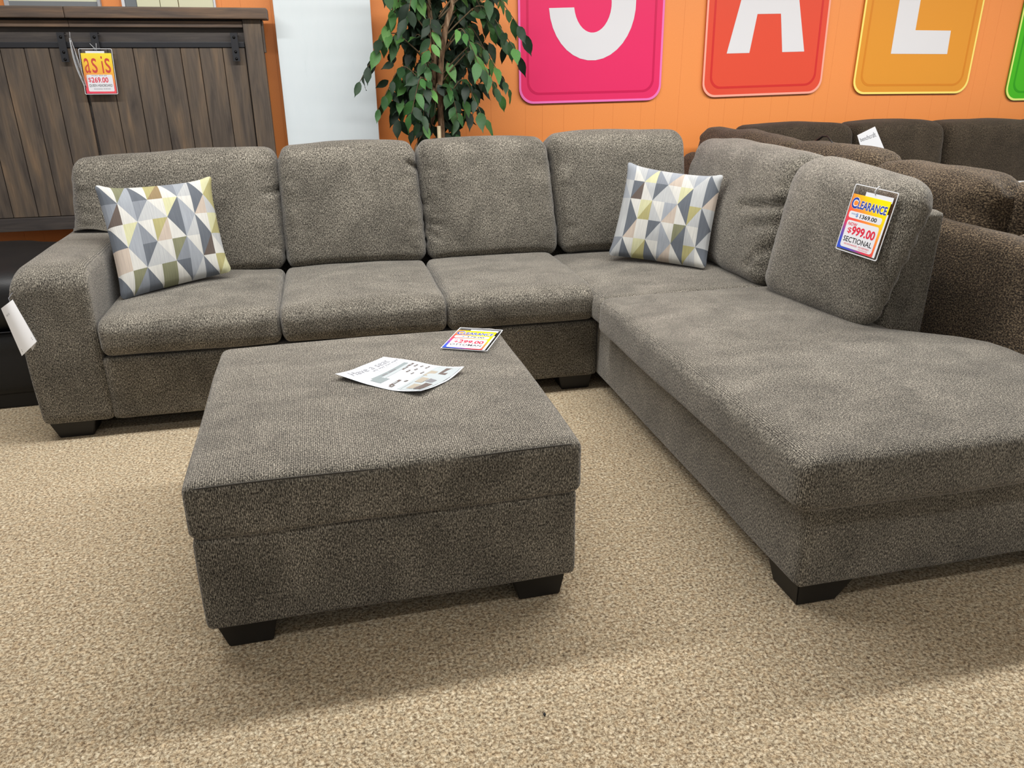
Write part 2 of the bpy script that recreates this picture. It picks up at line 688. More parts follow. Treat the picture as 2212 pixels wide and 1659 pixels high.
def arm_post(P, u):
    # a flat front panel whose top rolls over towards the seat back and towards the outer side
    x, y, z = P[:, 0], P[:, 1], P[:, 2]
    top = 0.70
    RY, RX, RI = 0.13, 0.085, 0.05
    ty = np.clip((y - 3.166) / RY, 0, 1)
    tx = np.clip((x + 1.205) / RX, 0, 1)
    ti = np.clip((-0.928 - x) / RI, 0, 1)
    drop = 0.075 * (1 - np.sqrt(1 - (1 - ty) ** 2)) + 0.055 * (1 - np.sqrt(1 - (1 - tx) ** 2)) + 0.03 * (1 - np.sqrt(1 - (1 - ti) ** 2))
    k = np.clip((z - 0.45) / (top - 0.45), 0, 1)
    P[:, 2] = z - drop * k
    return P


soft_box('armrest', [(-1.198, 3.172, ZB), (-0.928, 3.172, ZB), (-0.935, 4.12, ZB), (-1.20, 4.12, ZB),
                     (-1.208, 3.172, 0.705), (-0.928, 3.172, 0.70), (-0.94, 4.12, 0.71), (-1.205, 4.12, 0.71)], S, sofa, 26,
         (0.03, 0.022, 0.03), (0.010, 0.003, 0.005, 0, 0, 0.006), 0.6, wob=0.004, wobf=4, post=arm_post, seed=3)
seat_x = [(-0.928, -0.240), (-0.236, 0.446), (0.450, 1.112)]
for i, (a, b) in enumerate(seat_x):
    soft_box('seat_cushion', rect8(a, b, 3.150, 3.93, 0.337, 0.492), S, sofa, 24, (0.03, 0.06, 0.05), (0.006, 0.006, 0.016, 0, 0, 0.028), 0.6,
             wob=0.005, wobf=5, seed=4 + i)
# corner seat and chaise cushion
soft_box('corner_seat_cushion', rect8(1.100, 1.96, 3.03, 3.93, 0.33, 0.475), S, sofa, 24, (0.05, 0.03, 0.05), (0.012, 0, 0.0, 0, 0, 0.022), 0.6, wob=0.005, seed=8)


def chaise_post(P, u):
    # behind the end of the back frame the cushion is only as deep as the seat
    y = P[:, 1]
    k = np.clip((y - 2.02) / 0.33, 0, 1)
    k = k ** 1.6
    k = k * k * (3 - 2 * k)
    xm = 2.235 * (1 - k) + 1.98 * k
    P[:, 0] = 1.078 + (P[:, 0] - 1.078) * (xm - 1.078) / (2.235 - 1.078)
    return P


soft_box('chaise_seat_cushion', rect8(1.078, 2.235, 1.480, 3.032, 0.325, 0.484), S, sofa, 34, (0.05, 0.03, 0.04), (0.008, 0.01, 0.010, 0.006, 0, 0.032), 0.6,
         wob=0.005, wobf=4, post=chaise_post, seed=9)


def c1_post(P, u):
    # the end cushion rests on the arm: its outer part is cut away below the arm top
    x, z = P[:, 0], P[:, 2]
    k = np.clip((-0.90 - x) / 0.05, 0, 1)
    k = k * k * (3 - 2 * k)
    lo = 0.715 + 0.012 * np.sin((x + 1.15) * 20)
    z2 = np.where(z < lo + 0.06, lo + 0.06 - 0.06 * (1 - np.exp(-(lo + 0.06 - z) / 0.06)), z)
    P[:, 2] = z * (1 - k) + z2 * k
    return P


def back_cushion(xl, xr, xlb, xrb, top, seed, post=None, dents=(), yb=3.86, extra=0.0):
    tl = top - extra
    c = [(xlb, yb, 0.478), (xrb, yb, 0.478), (xrb, 4.05, 0.478), (xlb, 4.05, 0.478),
         (xl, yb + 0.05, tl), (xr, yb + 0.05, top), (xr, 4.13, top - 0.02), (xl, 4.13, tl - 0.02)]
    return soft_box('back_cushion', c, S, sofa, 46, (0.055, 0.075, 0.07), (0.008, 0.008, 0.045, 0.01, 0, 0.022), 0.55, wob=0.007, wobf=5,
                    edge_wr=0.017, dents=dents, post=post, seed=seed)


back_cushion(-1.118, -0.222, -1.155, -0.236, 1.055, 11, c1_post, [(2, (1.0, 0.34), (0.84, 0.31), 0.012, 0.05)], extra=0.035)
back_cushion(-0.214, 0.428, -0.232, 0.462, 1.058, 12, None, [(2, (1.0, 0.60), (0.84, 0.68), 0.013, 0.055)])
back_cushion(0.440, 1.092, 0.470, 1.155, 1.066, 13, None, [(2, (-0.99, 0.0), (-0.85, 0.02), 0.010, 0.03), (2, (-0.99, -0.3), (-0.8, -0.36), 0.010, 0.035), (2, (-1.0, -0.42), (-0.85, -0.55), 0.010, 0.03)])
back_cushion(1.106, 1.84, 1.168, 1.88, 1.082, 14, None, [])
# cushions of the return side, facing -x
soft_box('back_cushion', [(1.80, 3.96, 0.47), (1.80, 3.03, 0.47), (2.0, 3.03, 0.47), (2.0, 3.96, 0.47),
                          (1.93, 3.98, 1.04), (1.93, 3.00, 1.04), (2.12, 3.00, 1.02), (2.12, 3.98, 1.02)], S, sofa, 46,
         (0.06, 0.075, 0.07), (0.01, 0.01, 0.05, 0.01, 0, 0.025), 0.55, wob=0.008, edge_wr=0.016, seed=15,
         dents=[(2, (1.0, 0.30), (0.45, 0.16), 0.014, 0.055), (2, (1.0, 0.0), (0.6, -0.12), 0.016, 0.03), (2, (0.97, -0.35), (0.8, -0.7), 0.016, 0.025)])
c6 = soft_box('back_cushion', [(1.770, 2.99, 0.47), (1.845, 2.315, 0.47), (1.93, 2.385, 0.47), (1.95, 2.98, 0.47),
                               (1.905, 3.03, 1.050), (1.890, 2.225, 1.020), (2.05, 2.265, 0.995), (2.10, 3.02, 1.02)], S, sofa, 44,
              (0.15, 0.10, 0.085), (0.012, 0.015, 0.045, 0.01, 0, 0.022), 0.6, wob=0.007, edge_wr=0.012, seed=16)


def block_leg(name, x0, x1, y0, y1, z1, parent, tx0=0.0, tx1=0.0, ty0=0.0, ty1=0.0):
    """tapered block: footprint x0..x1,y0..y1 on the floor, wider at the top by tx/ty"""
    c = [(x0, y0, 0), (x1, y0, 0), (x1, y1, 0), (x0, y1, 0), (x0 - tx0, y0 - ty0, z1), (x1 + tx1, y0 - ty0, z1), (x1 + tx1, y1 + ty1, z1), (x0 - tx0, y1 + ty1, z1)]
    return hexa(name, c, M['black_leg'], parent, 0.003)


block_leg('leg', -1.157, -1.030, 3.205, 3.32, ZB + 0.004, sofa, 0.025, 0.02, 0.012, 0.03)
block_leg('leg', 0.976, 1.104, 3.205, 3.32, ZB + 0.004, sofa, 0.02, 0.012, 0.012, 0.03)
block_leg('leg', 1.158, 1.278, 1.542, 1.665, ZB + 0.004, sofa, 0.010, 0.045, 0.010, 0.03)
block_leg('leg', 2.0, 2.11, 1.542, 1.665, ZB + 0.004, sofa, 0.045, 0.008, 0.008, 0.03)
block_leg('leg', -1.15, -1.03, 3.98, 4.1, ZB + 0.004, sofa, 0.02, 0.02, 0.02, 0.01)
block_leg('leg', 1.99, 2.11, 3.98, 4.1, ZB + 0.004, sofa, 0.02, 0.008, 0.02, 0.01)
box('dust_cover', -1.15, 1.13, 3.24, 4.1, ZB - 0.012, ZB + 0.006, M['dark_under'], sofa)
box('dust_cover', 1.18, 2.1, 1.57, 4.1, ZB - 0.012, ZB + 0.006, M['dark_under'], sofa)

# ------------------------------------------------------------------ grey ottoman
ott = thing('ottoman', 'large square grey brown chenille ottoman with black block feet', 'ottoman', (0.083, 2.2, 0))
soft_box('ottoman_base', rect8(-0.402, 0.567, 1.716, 2.69, 0.076, 0.345), S, ott, 20, 0.016, (0.004, 0.004, 0.006, 0, 0, 0), 0.6, wob=0.003, seed=21)
ocush = soft_box('top_cushion', rect8(-0.406, 0.577, 1.706, 2.72, 0.338, 0.492), S, ott, 34, (0.035, 0.024, 0.024), (0.004, 0.004, 0.004, 0.006, 0, 0.020), 0.55,
                 wob=0.004, wobf=4, seed=22)
link('piping', tube_mesh('piping', [(-0.375 + 0.92 * t, 1.7115 - 0.003 * math.sin(math.pi * t), 0.4845 + 0.002 * math.sin(9 * t)) for t in [i / 30 for i in range(31)]], 0.0022), S, ocush)
for x0, x1, ty in ((-0.362, -0.252, 0), (0.412, 0.530, 0)):
    left = x0 < 0
    block_leg('leg', x0, x1, 1.742, 1.86, 0.084, ott, 0.022 if left else 0.022, 0.018 if left else 0.012, 0.012, 0.03)
    block_leg('leg', x0, x1, 2.54, 2.66, 0.084, ott, 0.022, 0.018, 0.03, 0.012)
box('dust_cover', -0.37, 0.535, 1.76, 2.65, 0.066, 0.088, M['dark_under'], ott)

ott.rotation_euler.z = math.radians(0.8)
bpy.context.view_layer.update()


def bvh_of(o):
    me = o.data
    mw = o.matrix_world
    return BVHTree.FromPolygons([mw @ v.co for v in me.vertices], [tuple(p.vertices) for p in me.polygons])


ott_bvh = bvh_of(ocush)
c6_bvh = bvh_of(c6)


def ott_z(x, y):
    h = ott_bvh.ray_cast(Vector((x, y, 2)), Vector((0, 0, -1)))
    return h[0].z if h[0] else 0.5


# ------------------------------------------------------------------ patterned throw pillows
PAL = {'w': srgb(198, 197, 191), 'g': srgb(174, 176, 176), 'l': srgb(150, 155, 161), 's': srgb(128, 133, 140), 'd': srgb(98, 103, 110), 'n': srgb(140, 122, 92),
       'y': srgb(192, 191, 154), 'o': srgb(162, 156, 110), 't': srgb(182, 169, 156), 'b': srgb(96, 86, 80), 'k': srgb(122, 123, 98)}


def pillow_cloth():
    k = NT('harlequin_print_linen')
    at = k.n('ShaderNodeVertexColor', layer_name='print')
    uv = k.tc('UV')
    f = k.noise(k.mapping(uv, (230, 9, 1)), 1.0, 3, 0.6)
    f2 = k.noise(k.mapping(uv, (300, 300, 1)), 1.0, 2, 0.5)
    c = k.mix(at.outputs['Color'], k.ramp(f, [(0.34, (0.74, 0.74, 0.76, 1)), (0.55, (0.85, 0.85, 0.85, 1)), (0.7, (0.93, 0.93, 0.93, 1))]), 0.95, 'MULTIPLY')
    k.col(c)
    k.bump(f2, 0.25, 0.001)
    return k.set(0.9, 0.1, 0, 0.05)


M['harlequin'] = pillow_cloth()


PATTERN_A = {(2, 4): 'ldls', (4, 4): 'nwwy', (6, 4): 'gdwd', (0, 4): 'sdss', (1, 3): 'bwwy', (1, 5): 'wwwk', (3, 5): 'wwwo', (5, 5): 'slsl', (7, 5): 'wywy', (8, 4): 'ooog',
             (5, 3): 'dldl', (7, 3): 'tgwy', (2, 2): 'lsld', (4, 2): 'twwk', (3, 3): 'ggwo', (6, 2): 'gdwd', (8, 2): 'oggl', (0, 2): 'ddtt', (1, 1): 'twwk', (3, 1): 'ggwk',
             (5, 1): 'sldl', (7, 1): 'bwwo', (2, 0): 'sdsd', (4, 0): 'kwkw', (6, 0): 'gdgd', (8, 0): 'yyyy', (0, 0): 'gdgd'}
PATTERN_B = {(1, 4): 'lwgd', (2, 3): 'bwwy', (3, 4): 'ysgd', (4, 3): 'ggwl', (5, 4): 'twwy', (6, 3): 'dgdo', (7, 4): 'gdgd', (8, 3): 'tggl', (0, 3): 'llgg', (1, 2): 'gdgd', (3, 2): 'ogwd',
             (5, 2): 'twwk', (7, 2): 'gdwd', (2, 1): 'twwy', (4, 1): 'glwl', (6, 1): 'dgdo', (8, 1): 'ggdd', (0, 1): 'sggs', (1, 0): 'gdgd', (3, 0): 'odod', (5, 0): 'twtw', (7, 0): 'gwgw'}


def pillow(name, label, BL, BR, TR, TL, T, seed, pattern, par, ncx=8, ncy=5, ears=(0.0, 0, 0, 0)):
    BL, BR, TR, TL = [Vector(p) for p in (BL, BR, TR, TL)]
    root = thing(name, label, 'pillow', tuple((BL + BR) / 2), 'harlequin throw pillows on the grey sectional')
    n = ((BR - BL).cross(TL - BL) + (BR - TR).cross(TL - TR) * -1)
    n = (BR - BL + TR - TL).cross(TL - BL + TR - BR).normalized()

    def pos(u, v, side):
        RC = 0.15
        au, av = (abs(u) - 1 + RC) / RC, (abs(v) - 1 + RC) / RC
        u0, v0 = u, v
        if au > 0 and av > 0:       # rounded ears
            k = max(au, av) / math.hypot(au, av)
            u = math.copysign(1 - RC + au * k * RC, u)
            v = math.copysign(1 - RC + av * k * RC, v)
        uu = u * (1 - 0.055 * (1 - v ** 8) * abs(u) - 0.035 * (1 - v * v) * abs(u))
        vv = v * (1 - (0.085 if v > 0 else 0.03) * (1 - u ** 8) * abs(v) - (0.055 if v > 0 else 0.02) * (1 - u * u) * abs(v))
        a, b = (uu + 1) / 2, (vv + 1) / 2
        p = BL * (1 - a) * (1 - b) + BR * a * (1 - b) + TR * a * b + TL * (1 - a) * b
        t = T * (max(0, (1 - u0 * u0)) * max(0, (1 - v0 * v0))) ** 0.42
        t += 0.006 * noise.noise(Vector((u * 2.2, v * 2.2, seed))) * min(1, 4 * (1 - max(abs(u0), abs(v0))))
        e = 0.0
        for (su, sv), h in zip(((-1, -1), (1, -1), (1, 1), (-1, 1)), ears):
            d = math.hypot(u - su, v - sv)
            e += h * math.exp(-(d / 0.28) ** 2)
        return p + n * (side * t + e)

    # colours by rhombus: (column, row) -> upper left, upper right, lower left, lower right
    quad = {}
    for ci in range(-1, ncx + 2):
        for cj in range(-1, ncy + 2):
            q = pattern.get((ci, cj), 'gwgl')
            for kk, ch in zip(((-1, 1), (1, 1), (-1, -1), (1, -1)), q):
                quad[(ci, cj) + kk] = ch
    K = 8
    NX, NY = ncx * K, ncy * K
    rootm = Matrix.Translation(-Vector(root.location))
    for side, nm in ((1, 'front_cover'), (-1, 'back_cover')):
        verts = [rootm @ pos(-1 + 2 * i / NX, -1 + 2 * j / NY, side) for j in range(NY + 1) for i in range(NX + 1)]
        faces, cols = [], []
        for j in range(NY):
            for i in range(NX):
                ci, cj = i // K, j // K
                a, b = i % K, j % K
                ids = [j * (NX + 1) + i, j * (NX + 1) + i + 1, (j + 1) * (NX + 1) + i + 1, (j + 1) * (NX + 1) + i]
                even = (ci + cj + par) % 2 == 0      # diagonal from lower-left to upper-right

                def colr(fx, fy):
                    if even:
                        c = (ci + 1, cj) if fx > fy else (ci, cj + 1)
                    else:
                        c = (ci, cj) if fx + fy < 1 else (ci + 1, cj + 1)
                    sx = -1 if ci < c[0] else 1
                    sy = -1 if cj < c[1] else 1
                    return PAL[quad[(c[0], c[1], sx, sy)]]
                if even and a == b:
                    faces += [(ids[0], ids[1], ids[2]), (ids[0], ids[2], ids[3])]
                    cols += [colr((a + .8) / K, (b + .2) / K), colr((a + .2) / K, (b + .8) / K)]
                elif (not even) and a + b == K - 1:
                    faces += [(ids[0], ids[1], ids[3]), (ids[1], ids[2], ids[3])]
                    cols += [colr((a + .2) / K, (b + .2) / K), colr((a + .8) / K, (b + .8) / K)]
                else:
                    faces.append(tuple(ids))
                    cols.append(colr((a + .5) / K, (b + .5) / K))
        uvs = [((i / NX) * 0.5, (j / NY) * 0.5) for j in range(NY + 1) for i in range(NX + 1)]
        if side < 0:
            faces = [f[::-1] for f in faces]
        me = mesh(nm, verts, faces, True)
        if side > 0:
            at = me.color_attributes.new('print', 'FLOAT_COLOR', 'CORNER')
            uv = me.uv_layers.new(name='UVMap')
            li = 0
            for p, c in zip(me.polygons, cols):
                for k in p.loop_indices:
                    at.data[k].color = c
                    uv.data[k].uv = uvs[me.loops[k].vertex_index]
            link(nm, me, M['harlequin'], root)
        else:
            ob = link(nm, me, M['pillow_back'], root)
            ob['label'] = 'dark brown plain pillow back'
    return root


M['pillow_back'] = plain('dark_brown_linen', srgb(74, 62, 52), 0.9, 0.15, grain=0.2)
pillow('throw_pillow', 'harlequin print throw pillow leaning by the sofa arm',
       (-0.885, 3.40, 0.500), (-0.455, 3.66, 0.535), (-0.505, 3.83, 0.955), (-0.965, 3.63, 0.955), 0.075, 5, PATTERN_A, 1, ears=(0.0, 0.02, 0.015, 0.02))
pillow('throw_pillow', 'harlequin print throw pillow standing in the sofa corner',
       (1.325, 3.640, 0.515), (1.735, 3.335, 0.484), (1.838, 3.44, 0.925), (1.466, 3.775, 0.966), 0.07, 9, PATTERN_B, 0, ears=(0.0, 0.03, 0.015, 0.01))

# ------------------------------------------------------------------ price tags in plastic holders
def quad_frame(tl, tr, br, bl):
    """best rectangle through four nearly rectangular corners: matrix, width, height"""
    c = (tl + tr + br + bl) / 4
    u = (tr - tl + br - bl) / 2
    v = (tl - bl + tr - br) / 2
    n = u.cross(v).normalized()
    x = (u.normalized() + v.normalized().cross(n)).normalized()
    y = n.cross(x)
    m = Matrix((x, y, n)).transposed().to_4x4()
    m.translation = c - x * u.length / 2 - y * v.length / 2
    return m, u.length, v.length


def clearance_tag(label, m, W, H, was, now, word, cat_group, string=True):
    root = thing('price_tag', label, 'price tag', (0, 0, 0), None)
    root.matrix_world = m

    def X(s):
        return s * W

    def Y(t):
        return (1 - t) * H
    # clear sleeve
    plate('plastic_sleeve', rrect(0, W, 0, H, 0.035 * W), 0.0, 0.0016, M['clear'], root)
    o1, i1 = rrect(0, W, 0, H, 0.035 * W), rrect(0.016 * W, W * 0.984, 0.016 * W, H - 0.016 * W, 0.03 * W)
    e = ring('sleeve_edge', o1, i1, 0.0, 0.0019, M['clear_edge'], root)
    plate('paper_slip', [(X(.30), Y(.17)), (X(.93), Y(.17)), (X(.93), Y(.085)), (X(.30), Y(.085))], 0.0017, 0.0019, M['paper'], root)
    plate('paper_slip', [(X(.86), Y(.965)), (X(.935), Y(.965)), (X(.935), Y(.33)), (X(.86), Y(.33))], 0.0017, 0.0019, M['paper'], root)
    plate('printed_card', [(X(.02), Y(.965)), (X(.88), Y(.965)), (X(.91), Y(.145)), (X(.03), Y(.145))], 0.0019, 0.0023, M['clearance'], root)
    z = 0.0025
    for bl, mt, zz in ((0.075, 'white_print', z), (0.022, 'ink_blue', z + 0.0003)):
        g = bl * 0.6 if mt == 'white_print' else 0
        text('lettering', 'C', X(.055) - g * .1 * W, X(.20) + g * .3 * W, Y(.355) - g * .1 * H, Y(.19) + g * .1 * H, M[mt], root, zz, bl)
        text('lettering', 'LEARANCE', X(.21) - g * .1 * W, X(.875), Y(.345) - g * .1 * H, Y(.225) + g * .1 * H, M[mt], root, zz, bl)
    plate('white_field', rrect(X(.07), X(.84), Y(.495), Y(.395), 0.04 * W), z - 0.0002, z, M['white_print'], root)
    text('lettering', 'WAS', X(.12), X(.23), Y(.445), Y(.42), M['ink_midblue'], root, z + 0.0002)
    text('lettering', '$', X(.235), X(.29), Y(.475), Y(.413), M['ink_midblue'], root, z + 0.0002, 0.01)
    text('lettering', was, X(.335), X(.73), Y(.476), Y(.414), M['ink_black'], root, z + 0.0002, 0.022)
    plate('white_field', rrect(X(.085), X(.84), Y(.935), Y(.53), 0.05 * W), z - 0.0002, z, M['white_print'], root)
    text('lettering', 'NOW', X(.12), X(.335), Y(.605), Y(.555), M['ink_red'], root, z + 0.0002, 0.02, 0.1)
    text('lettering', '$', X(.15), X(.25), Y(.725), Y(.635), M['ink_red'], root, z + 0.0002, 0.01)
    text('lettering', now, X(.255), X(.80), Y(.735), Y(.60), M['ink_red'], root, z + 0.0004, 0.03)
    text('lettering', word, X(.12), X(.80), Y(.848), Y(.768), M['ink_black'], root, z + 0.0002, 0.012)
    text('lettering', 'NO EXCHANGES - NO REFUNDS', X(.17), X(.77), Y(.893), Y(.867), M['ink_red'], root, z + 0.0002, 0.01)
    text('lettering', '06/22/20', X(.53), X(.75), Y(.922), Y(.905), M['ink_red'], root, z + 0.0002, 0.0)
    if string:
        link('loop_string', tube_mesh('loop_string', [(X(.52), Y(.10), 0.003), (X(.50), Y(.05), 0.005), (X(.52), Y(.0), 0.004), (X(.54), Y(-.03), 0.0)], 0.0018, 5), M['clear_edge'], root)
    return root


def c6_x(y, z):
    h = c6_bvh.ray_cast(Vector((1.0, y, z)), Vector((1, 0, 0)))
    return h[0].x if h[0] else 1.8


TA, TB = Vector((1.854, 2.492, 0.990)), Vector((1.889, 2.301, 0.991))
TC, TD = Vector((1.844, 2.323, 0.763)), Vector((1.808, 2.512, 0.754))
lead = -1
for i in range(6):
    for j in range(6):
        p = (TA * (1 - i / 5) + TB * (i / 5)) * (1 - j / 5) + (TD * (1 - i / 5) + TC * (i / 5)) * (j / 5)
        lead = max(lead, p.x - c6_x(p.y, p.z) if c6_bvh.ray_cast(Vector((1.0, p.y, p.z)), Vector((1, 0, 0)))[0] else -1)
for p in (TA, TB, TC, TD):
    p.x -= max(0.0, lead + 0.004)
m, tw, th = quad_frame(TA, TB, TC, TD)
clearance_tag('clearance price tag for the sectional hanging on the chaise back cushion', m, tw, th, '1369.00', '999.00', 'SECTIONAL', None)
OA, OB, OC, OD = [Vector(p) for p in ((0.421, 2.704, 0.504), (0.563, 2.634, 0.504), (0.473, 2.387, 0.5105), (0.332, 2.473, 0.5115))]
m, tw, th = quad_frame(OA, OB, OC, OD)
clearance_tag('clearance price tag lying flat on the grey ottoman', m, tw, th, '379.00', '299.00', 'OTTOMAN', None, False)

# ------------------------------------------------------------------ flyer on the ottoman
fly = thing('flyer', 'white printed furniture flyer with curled corners on the ottoman', 'flyer', (0.165, 2.24, 0.5))
F4, F1, F2, F3 = Vector((-0.030, 2.255, 0)), Vector((0.128, 2.43, 0)), Vector((0.362, 2.235, 0)), Vector((0.206, 2.068, 0))


def sheet(u, v, dz=0.0):
    p = F4 * (1 - u) * (1 - v) + F1 * u * (1 - v) + F2 * u * v + F3 * (1 - u) * v
    z = ott_z(p.x, p.y) + 0.0015
    z += 0.016 * max(0, 1 - math.hypot(u, v) / 0.38) ** 1.6
    z += 0.018 * max(0, 1 - math.hypot(1 - u, 1 - v) / 0.45) ** 1.5
    z += 0.012 * max(0, 1 - math.hypot(u, 1 - v) / 0.35) ** 1.5
    z += 0.0025 * (1 + math.sin(u * 5 + v * 7))
    return Vector((p.x, p.y, z + dz)) - fly.location


NS = 16
vs, fs = [], []
for dz in (0.0, -0.0006):
    vs += [sheet(i / NS, j / NS, dz) for j in range(NS + 1) for i in range(NS + 1)]
q0 = (NS + 1) ** 2
for j in range(NS):
    for i in range(NS):
        a = j * (NS + 1) + i
        fs.append((a, a + NS + 1, a + NS + 2, a + 1))
        fs.append((q0 + a, q0 + a + 1, q0 + a + NS + 2, q0 + a + NS + 1))
link('paper_sheet', mesh('paper_sheet', vs, fs, True), plain('flyer_stock', srgb(204, 208, 214), 0.6, 0.3), fly)


def fprint(name, u0, u1, v0, v1, mat, skew=0.0, lift=0.0007):
    n = 4
    pts = [sheet(u0 + (u1 - u0) * i / n + skew * (j / n), v0 + (v1 - v0) * j / n, lift) for j in range(n + 1) for i in range(n + 1)]
    f = [(j * (n + 1) + i, (j + 1) * (n + 1) + i, (j + 1) * (n + 1) + i + 1, j * (n + 1) + i + 1) for j in range(n) for i in range(n)]
    return link(name, mesh(name, pts, f), mat, fly)


def ftext(body, u0, u1, v0, v1, mat, slant=0.0):
    return text('lettering', body, u0, u1, v0, v1, mat, fly, 0.0, 0.0, slant, lambda x, y, z: sheet(x, y, 0.0008))


ftext('Have a seat', 0.10, 0.86, 0.165, 0.06, M['ink_faint'], -0.3)
ftext('any way you want', 0.42, 0.96, 0.228, 0.180, M['ink_faint'], -0.3)
ftext('build your own sectional', 0.40, 0.86, 0.262, 0.245, M['ink_faint'])
fprint('sofa_picture', 0.18, 0.90, 0.320, 0.375, M['ink_teal'])
fprint('sofa_picture', 0.12, 0.32, 0.345, 0.47, M['ink_teal'])
fprint('sofa_picture', 0.30, 0.84, 0.375, 0.42, M['ink_mist'])
fprint('sofa_picture', 0.36, 0.46, 0.345, 0.368, M['ink_grey'], 0, .0010)
fprint('sofa_picture', 0.50, 0.64, 0.345, 0.368, M['ink_grey'], 0, .0010)
for (u0, u1, v0, v1) in ((0.80, 0.92, 0.41, 0.44), (0.66, 0.78, 0.42, 0.445), (0.82, 0.90, 0.475, 0.50), (0.60, 0.68, 0.50, 0.525), (0.84, 0.90, 0.545, 0.565),
                         (0.70, 0.76, 0.545, 0.57), (0.56, 0.62, 0.58, 0.60), (0.12, 0.34, 0.565, 0.60), (0.08, 0.16, 0.585, 0.625), (0.30, 0.36, 0.64, 0.67), (0.82, 0.92, 0.615, 0.635), (0.62, 0.70, 0.66, 0.68)):
    fprint('small_picture', u0, u1, v0, v1, M['ink_brown'])
    fprint('small_picture', u0 + (u1 - u0) * .3, u0 + (u1 - u0) * .7, v0 + (v1 - v0) * .3, v0 + (v1 - v0) * .65, M['ink_mist'], 0, .0010)
fprint('room_picture', 0.03, 0.97, 0.74, 0.98, M['ink_mist'])
fprint('room_picture', 0.05, 0.97, 0.70, 0.735, M['ink_mist'])
fprint('room_picture', 0.10, 0.28, 0.78, 0.86, M['ink_tan'], 0, .0010)
fprint('room_picture', 0.34, 0.52, 0.75, 0.83, M['ink_tan'], 0, .0010)
fprint('room_picture', 0.58, 0.78, 0.72, 0.80, M['ink_tan'], 0, .0010)
fprint('room_picture', 0.08, 0.36, 0.87, 0.95, M['ink_brown'], 0, .0010)
fprint('room_picture', 0.40, 0.60, 0.84, 0.92, M['ink_grey'], 0, .0010)
fprint('room_picture', 0.68, 0.92, 0.83, 0.91, M['ink_brown'], 0, .0010)

# ------------------------------------------------------------------ white hang tag on the arm
ht = thing('hang_tag', 'white folded paper hang tag dangling beside the sofa arm', 'tag', (-1.19, 3.13, 0.5))
HT = [(-1.218, 3.125, 0.577), (-1.172, 3.125, 0.608), (-1.124, 3.115, 0.443), (-1.186, 3.115, 0.391)]
NH = 8


def ht_pt(a, b, d=0.0):
    p = [Vector(q) for q in HT]
    v = p[0] * (1 - a) * (1 - b) + p[1] * a * (1 - b) + p[2] * a * b + p[3] * (1 - a) * b
    v.y += -0.006 * math.sin(math.pi * a) + d
    return v - ht.location


vs, fs = [], []
for d in (0, 0.0007):
    vs += [ht_pt(i / NH, j / NH, d) for j in range(NH + 1) for i in range(NH + 1)]
q0 = (NH + 1) ** 2
for j in range(NH):
    for i in range(NH):
        a = j * (NH + 1) + i
        fs.append((a, a + 1, a + NH + 2, a + NH + 1))
        fs.append((q0 + a, q0 + a + NH + 1, q0 + a + NH + 2, q0 + a + 1))
link('front_leaf', mesh('front_leaf', vs, fs, True), M['paper_bright'], ht)
vs = [Vector(p) - ht.location for p in ((-1.172, 3.127, 0.602), (-1.124, 3.119, 0.443), (-1.154, 3.138, 0.401), (-1.196, 3.140, 0.562))]
link('back_leaf', mesh('back_leaf', vs + [v + Vector((0, 0.0008, 0)) for v in vs], [(0, 1, 2, 3), (7, 6, 5, 4), (0, 4, 5, 1), (1, 5, 6, 2), (2, 6, 7, 3), (3, 7, 4, 0)]), M['paper'], ht)
link('loop_string', tube_mesh('loop_string', [Vector(p) - ht.location for p in ((-1.182, 3.122, 0.596), (-1.188, 3.135, 0.612), (-1.185, 3.172, 0.622))], 0.0012, 5), M['ink_grey'], ht)
text('lettering', '009-1732', 0.17, 0.42, 0.20, 0.165, M['ink_faint'], ht, 0, 0, 0, lambda x, y, z: ht_pt(x, y, -0.0006))
for b0 in (0.86, 0.895):
    n_ = link('print_line', mesh('print_line', [ht_pt(.12, b0 + .04, -.0006), ht_pt(.9, b0, -.0006), ht_pt(.9, b0 + .012, -.0006), ht_pt(.12, b0 + .052, -.0006)], [(0, 1, 2, 3)]), M['ink_faint'], ht)

# ------------------------------------------------------------------ barn door headboard
hb = thing('headboard', 'dark brown barn door style wooden headboard against the orange wall', 'headboard', (-1.2, 4.83, 0))
HF = 4.78   # front of the posts
box('cap_rail', -2.20, -1.2175, 4.73, 4.89, 1.643, 1.697, M['rail_wood'], hb, 0.006)
box('cap_rail', -1.2165, -0.232, 4.73, 4.89, 1.643, 1.697, M['rail_wood'], hb, 0.006)
box('frieze_rail', -2.07, -1.2175, 4.775, 4.87, 1.603, 1.634, M['rail_wood'], hb, 0.003)
box('frieze_rail', -1.2165, -0.366, 4.775, 4.87, 1.603, 1.634, M['rail_wood'], hb, 0.003)
box('back_board', -2.07, -0.366, 4.815, 4.87, 0.65, 1.643, M['recess_wood'], hb)
box('post', -0.364, -0.272, 4.77, 4.88, 0.0, 1.643, M['plank'], hb, 0.003)
box('post', -2.162, -2.07, 4.77, 4.88, 0.0, 1.643, M['plank'], hb, 0.003)
box('post_strip', -0.306 + 0.034, -0.262, 4.785, 4.875, 1.48, 1.640, M['plank'], hb, 0.003)
box('bottom_rail', -2.07, -0.366, 4.772, 4.88, 0.578, 0.648, M['recess_wood'], hb, 0.003)
box('track_rail', -2.07, -0.368, 4.785, 4.805, 1.506, 1.533, M['iron'], hb, 0.002)
pl = [-1.188, -1.059, -0.936, -0.82, -0.70, -0.606, -0.486, -0.369]
pr = [-1.200, -1.338, -1.454, -1.566, -1.69, -1.80, -1.92, -2.066]
